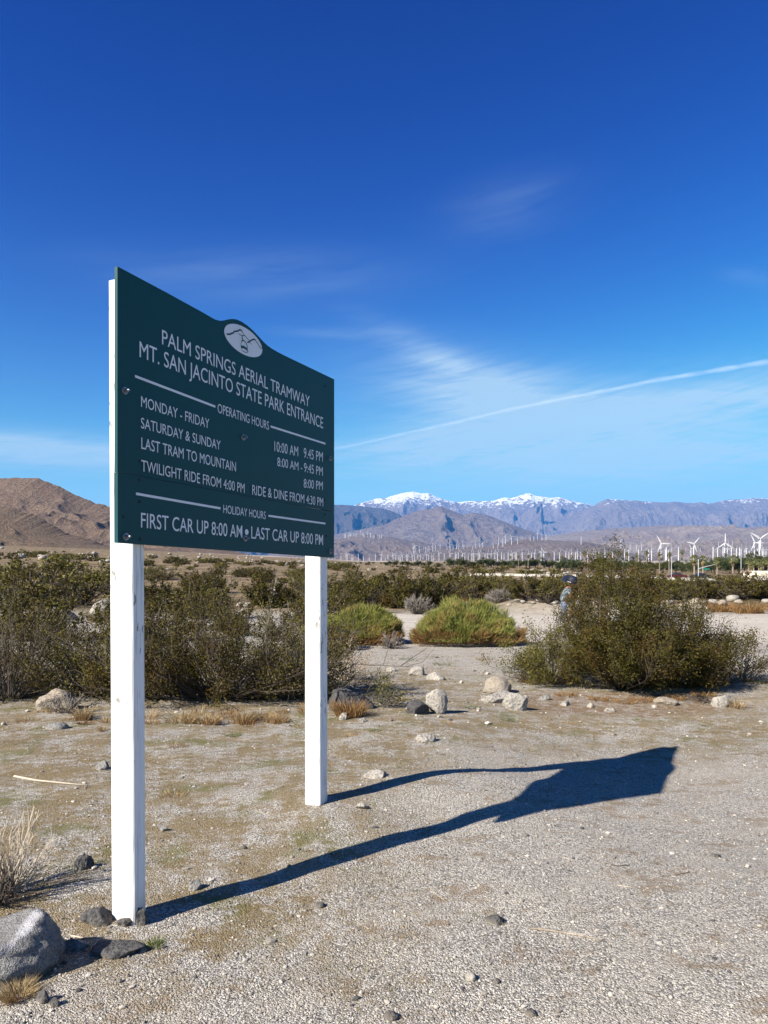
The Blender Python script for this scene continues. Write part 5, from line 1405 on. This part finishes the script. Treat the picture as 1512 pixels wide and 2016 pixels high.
# facing +x, hips back, upper body bent forward over the hands
bv = [pp(0.02, 0, 0.93), pp(0.05, 0, 1.12), pp(0.13, 0, 1.30), pp(0.19, 0, 1.42), pp(0.25, 0, 1.50), pp(0.33, 0, 1.57), pp(0.37, 0, 1.66),   # pelvis .. head
      pp(0.02, -0.10, 0.90), pp(0.07, -0.11, 0.50), pp(-0.04, -0.11, 0.08), pp(0.13, -0.12, 0.04),
      pp(0.02, 0.10, 0.90), pp(0.03, 0.11, 0.50), pp(-0.10, 0.11, 0.08), pp(0.06, 0.12, 0.04),
      pp(0.19, -0.19, 1.38), pp(0.20, -0.27, 1.12), pp(0.42, -0.20, 1.02), pp(0.50, -0.16, 1.03),
      pp(0.19, 0.19, 1.38), pp(0.21, 0.27, 1.12), pp(0.44, 0.18, 1.04), pp(0.52, 0.12, 1.06)]
be = [(0, 1), (1, 2), (2, 3), (3, 4), (4, 5), (5, 6), (0, 7), (7, 8), (8, 9), (9, 10), (0, 11), (11, 12), (12, 13), (13, 14), (3, 15), (15, 16), (16, 17), (17, 18), (3, 19), (19, 20), (20, 21), (21, 22)]
br = [(.12, .09), (.12, .09), (.16, .12), (.15, .11), .065, .105, .125, .09, .065, .042, .035, .09, .065, .042, .035, .06, .046, .033, .036, .06, .046, .033, .036]
for s, wrist in ((-1, 18), (1, 22)):
    wv = np.array(bv[wrist])
    for f, (dy, ln) in enumerate(((-.032, .075), (-.011, .085), (.011, .08), (.030, .065))):
        a = len(bv); bv += [tuple(wv + [.045, dy, .005]), tuple(wv + [.045 + ln * .5, dy, .022]), tuple(wv + [.045 + ln * .6, dy, .05])]
        be += [(wrist, a), (a, a + 1), (a + 1, a + 2)]; br += [.011, .009, .008]
    a = len(bv); bv += [tuple(wv + [.02, -s * .045, .02]), tuple(wv + [.05, -s * .055, .045])]; be += [(wrist, a), (a, a + 1)]; br += [.012, .010]
skin_mesh('body', bv, be, br, 0, M_skin, person)
skin_mesh('trousers', [bv[i] for i in (0, 7, 8, 9, 11, 12, 13)] + [pp(.025, 0, 1.0)], [(0, 1), (1, 2), (2, 3), (0, 4), (4, 5), (5, 6), (0, 7)], [(.19, .16), .105, .082, .066, .105, .082, .066, (.16, .13)], 0, M_jean, person)
skin_mesh('shirt', [pp(0.02, 0, 0.84), bv[1], bv[2], bv[3], pp(.22, 0, 1.47), bv[15], pp(.2, -.26, 1.16), bv[19], pp(.205, .26, 1.16)], [(0, 1), (1, 2), (2, 3), (3, 4), (3, 5), (5, 6), (3, 7), (7, 8)], [(.25, .21), (.205, .175), (.19, .15), (.17, .125), .075, .082, .07, .082, .07], 0, M_shirt, person)
for i, sg in ((10, -1), (14, 1)):
    w = MB(); w.box(tuple(np.array(bv[i]) - np.array([.05, 0, -.005])), (.27, .10, .09)); w.build('shoe', M_shoe, person)
# face: nose, eyes, mouth and hair on the bent head
hd = np.array(bv[6])
w = MB(); w.tube([hd + [.085, 0, .0], hd + [.125, 0, -.03]], [.014, .02], 6); w.build('nose', M_skin, person)
for s in (-1, 1):
    w = MB(); w.tube([hd + [.085, s * .035, .012], hd + [.095, s * .035, .010]], [.012, .01], 6); w.build('eye', M_hat, person)
    w = MB(); w.tube([hd + [.0, s * .085, -.03], hd + [.0, s * .098, .03]], [.018, .022], 6); w.build('ear', M_skin, person)
w = MB(); w.tube([hd + [.08, -.03, -.06], hd + [.085, .03, -.06]], [.008, .008], 6); w.build('mouth', plain('lip_skin', (0.30, 0.10, 0.07), 0.6), person)
w = MB(); w.tube([hd + [-.035, 0, .09], hd + [-.07, 0, .02], hd + [-.06, 0, -.06]], [.07, .075, .05], 10); w.build('hair', plain('dark_hair', (0.03, 0.022, 0.018), 0.6), person)
# hat: broad brim dipping front and back, dented crown, pale band patch
HR = np.array((Matrix.Rotation(0.50, 3, 'X') @ Matrix.Rotation(0.30, 3, 'Y')).to_3x3())     # tipped forward and towards the camera
hc = hd + np.array([-.02, -.02, .05])
V, n = [], 30
for f, dz_ in ((.36, .02), (.7, 0.0), (1.0, .03), (1.0, .018), (.7, -.014), (.36, 0.0)):
    for i in range(n):
        a = 2 * math.pi * i / n
        V.append(hc + HR @ np.array([f * .43 * math.cos(a), f * .37 * math.sin(a), dz_ + (0.08 * math.sin(a) ** 2 - 0.08 * math.cos(a) ** 2) * f ** 2]))
Fc = [[k * n + i, k * n + (i + 1) % n, ((k + 1) % 6) * n + (i + 1) % n, ((k + 1) % 6) * n + i] for k in range(6) for i in range(n)]
hat = tag(empty('hat', tuple(hc)), 'huge navy broad brimmed hat on the bending person', 'hat')
mesh('brim', V, Fc, M_hat, hat, smooth=True)
cr = MB(); ax_ = HR @ np.array([0, 0, 1.0])
cr.tube([hc - ax_ * .05, hc + ax_ * .06, hc + ax_ * .17, hc + ax_ * .22], [.195, .185, .16, .07], 18); cr.build('crown', M_hat, hat, smooth=True)
w = MB(); w.box(tuple(hc + HR @ np.array([-.20, -.22, .035])), (.16, .05, .012), ax=HR.T); w.build('patch', M_phone, hat)
ph_ = np.array(bv[18]) + np.array([.075, .03, .06])
w = MB(); w.box(tuple(ph_), (.015, .08, .15)); o = tag(w.build('phone', M_phone, None, tuple(ph_)), 'white phone held up in the hands of the bending person', 'phone')
w = MB(); q = np.array(bv[18]) + np.array([.03, 0, -.17])
w.box(tuple(q), (.20, .16, .17)); w.box(tuple(q + np.array([0, 0, .10])), (.14, .10, .05)); o = tag(w.build('bag', plain('white_bag_cloth', (0.66, 0.60, 0.58), 0.8, 0.15, 9.0), None, tuple(q)), 'small white bag hanging in front of the bending person', 'bag')

# ------------------------------------------------------------------ contrail, nine kilometres up
m, nt = new_mat('contrail_ice')
tcx = node(nt, 'ShaderNodeTexCoord')
nz = noise_tex(nt, node(nt, 'ShaderNodeMapping', {'Vector': tcx.outputs['Object'], 'Scale': (0.0012, 0.0012, 0.004)}).outputs[0], 1.0, 5.0, 0.6)
lw = node(nt, 'ShaderNodeLayerWeight', {'Blend': 0.5})
dens_ = (1.0 - X(nt, lw.outputs['Facing'])).op('POWER', 1.6) * nz.step(0.10, 0.75) * 0.20
tr = node(nt, 'ShaderNodeBsdfTransparent'); tl = node(nt, 'ShaderNodeBsdfTranslucent', {'Color': (0.95, 0.96, 1.0)}); df = node(nt, 'ShaderNodeBsdfDiffuse', {'Color': (0.95, 0.96, 1.0)})
ad = node(nt, 'ShaderNodeMixShader', {0: 0.5, 1: tl.outputs[0], 2: df.outputs[0]})
mx = node(nt, 'ShaderNodeMixShader', {0: dens_, 1: tr.outputs[0], 2: ad.outputs[0]})
node(nt, 'ShaderNodeOutputMaterial', {'Surface': mx.outputs[0]})
pts = []
for (x, y) in ((600, 899), (660, 884), (735, 868), (810, 850), (900, 831), (1000, 807), (1100, 787), (1200, 768), (1280, 751), (1350, 739), (1430, 726), (1512, 712), (1600, 698), (1700, 684)):
    e = (HY - y) / F; D = 9000.0 / e
    pts.append(P(x, y, D))
q = np.array([p[:] for p in pts]); tt = np.linspace(0, 1, len(q)); ti = np.linspace(0, 1, 60)
q = np.stack([np.interp(ti, tt, q[:, k]) for k in range(3)], -1)
w = MB(); w.tube(q, np.linspace(85, 125, 60) * (1 + 0.15 * np.sin(np.arange(60) * 1.7)), 10, False)
o = tag(w.build('contrail', m, None, tuple(q[30]), True), 'thin white aircraft contrail slanting across the blue sky', 'contrail')
o.visible_shadow = True
# ------------------------------------------------------------------ the air
zmax = 3350.0
hv = [(-50000, -3000, -3.5), (50000, -3000, -3.5), (50000, 42000, -3.5), (-50000, 42000, -3.5), (-50000, -3000, zmax), (50000, -3000, zmax), (50000, 42000, zmax), (-50000, 42000, zmax)]
hm, nt = new_mat('haze_air')
pvn = node(nt, 'ShaderNodeVolumePrincipled', {'Color': (0.075, 0.375, 1.0), 'Density': 2.4e-5, 'Anisotropy': -0.1})
node(nt, 'ShaderNodeOutputMaterial', {'Volume': pvn.outputs[0]})
hz = mesh('haze', hv, [[0, 3, 2, 1], [4, 5, 6, 7], [0, 1, 5, 4], [1, 2, 6, 5], [2, 3, 7, 6], [3, 0, 4, 7]], hm)
tag(hz, kind='stuff')
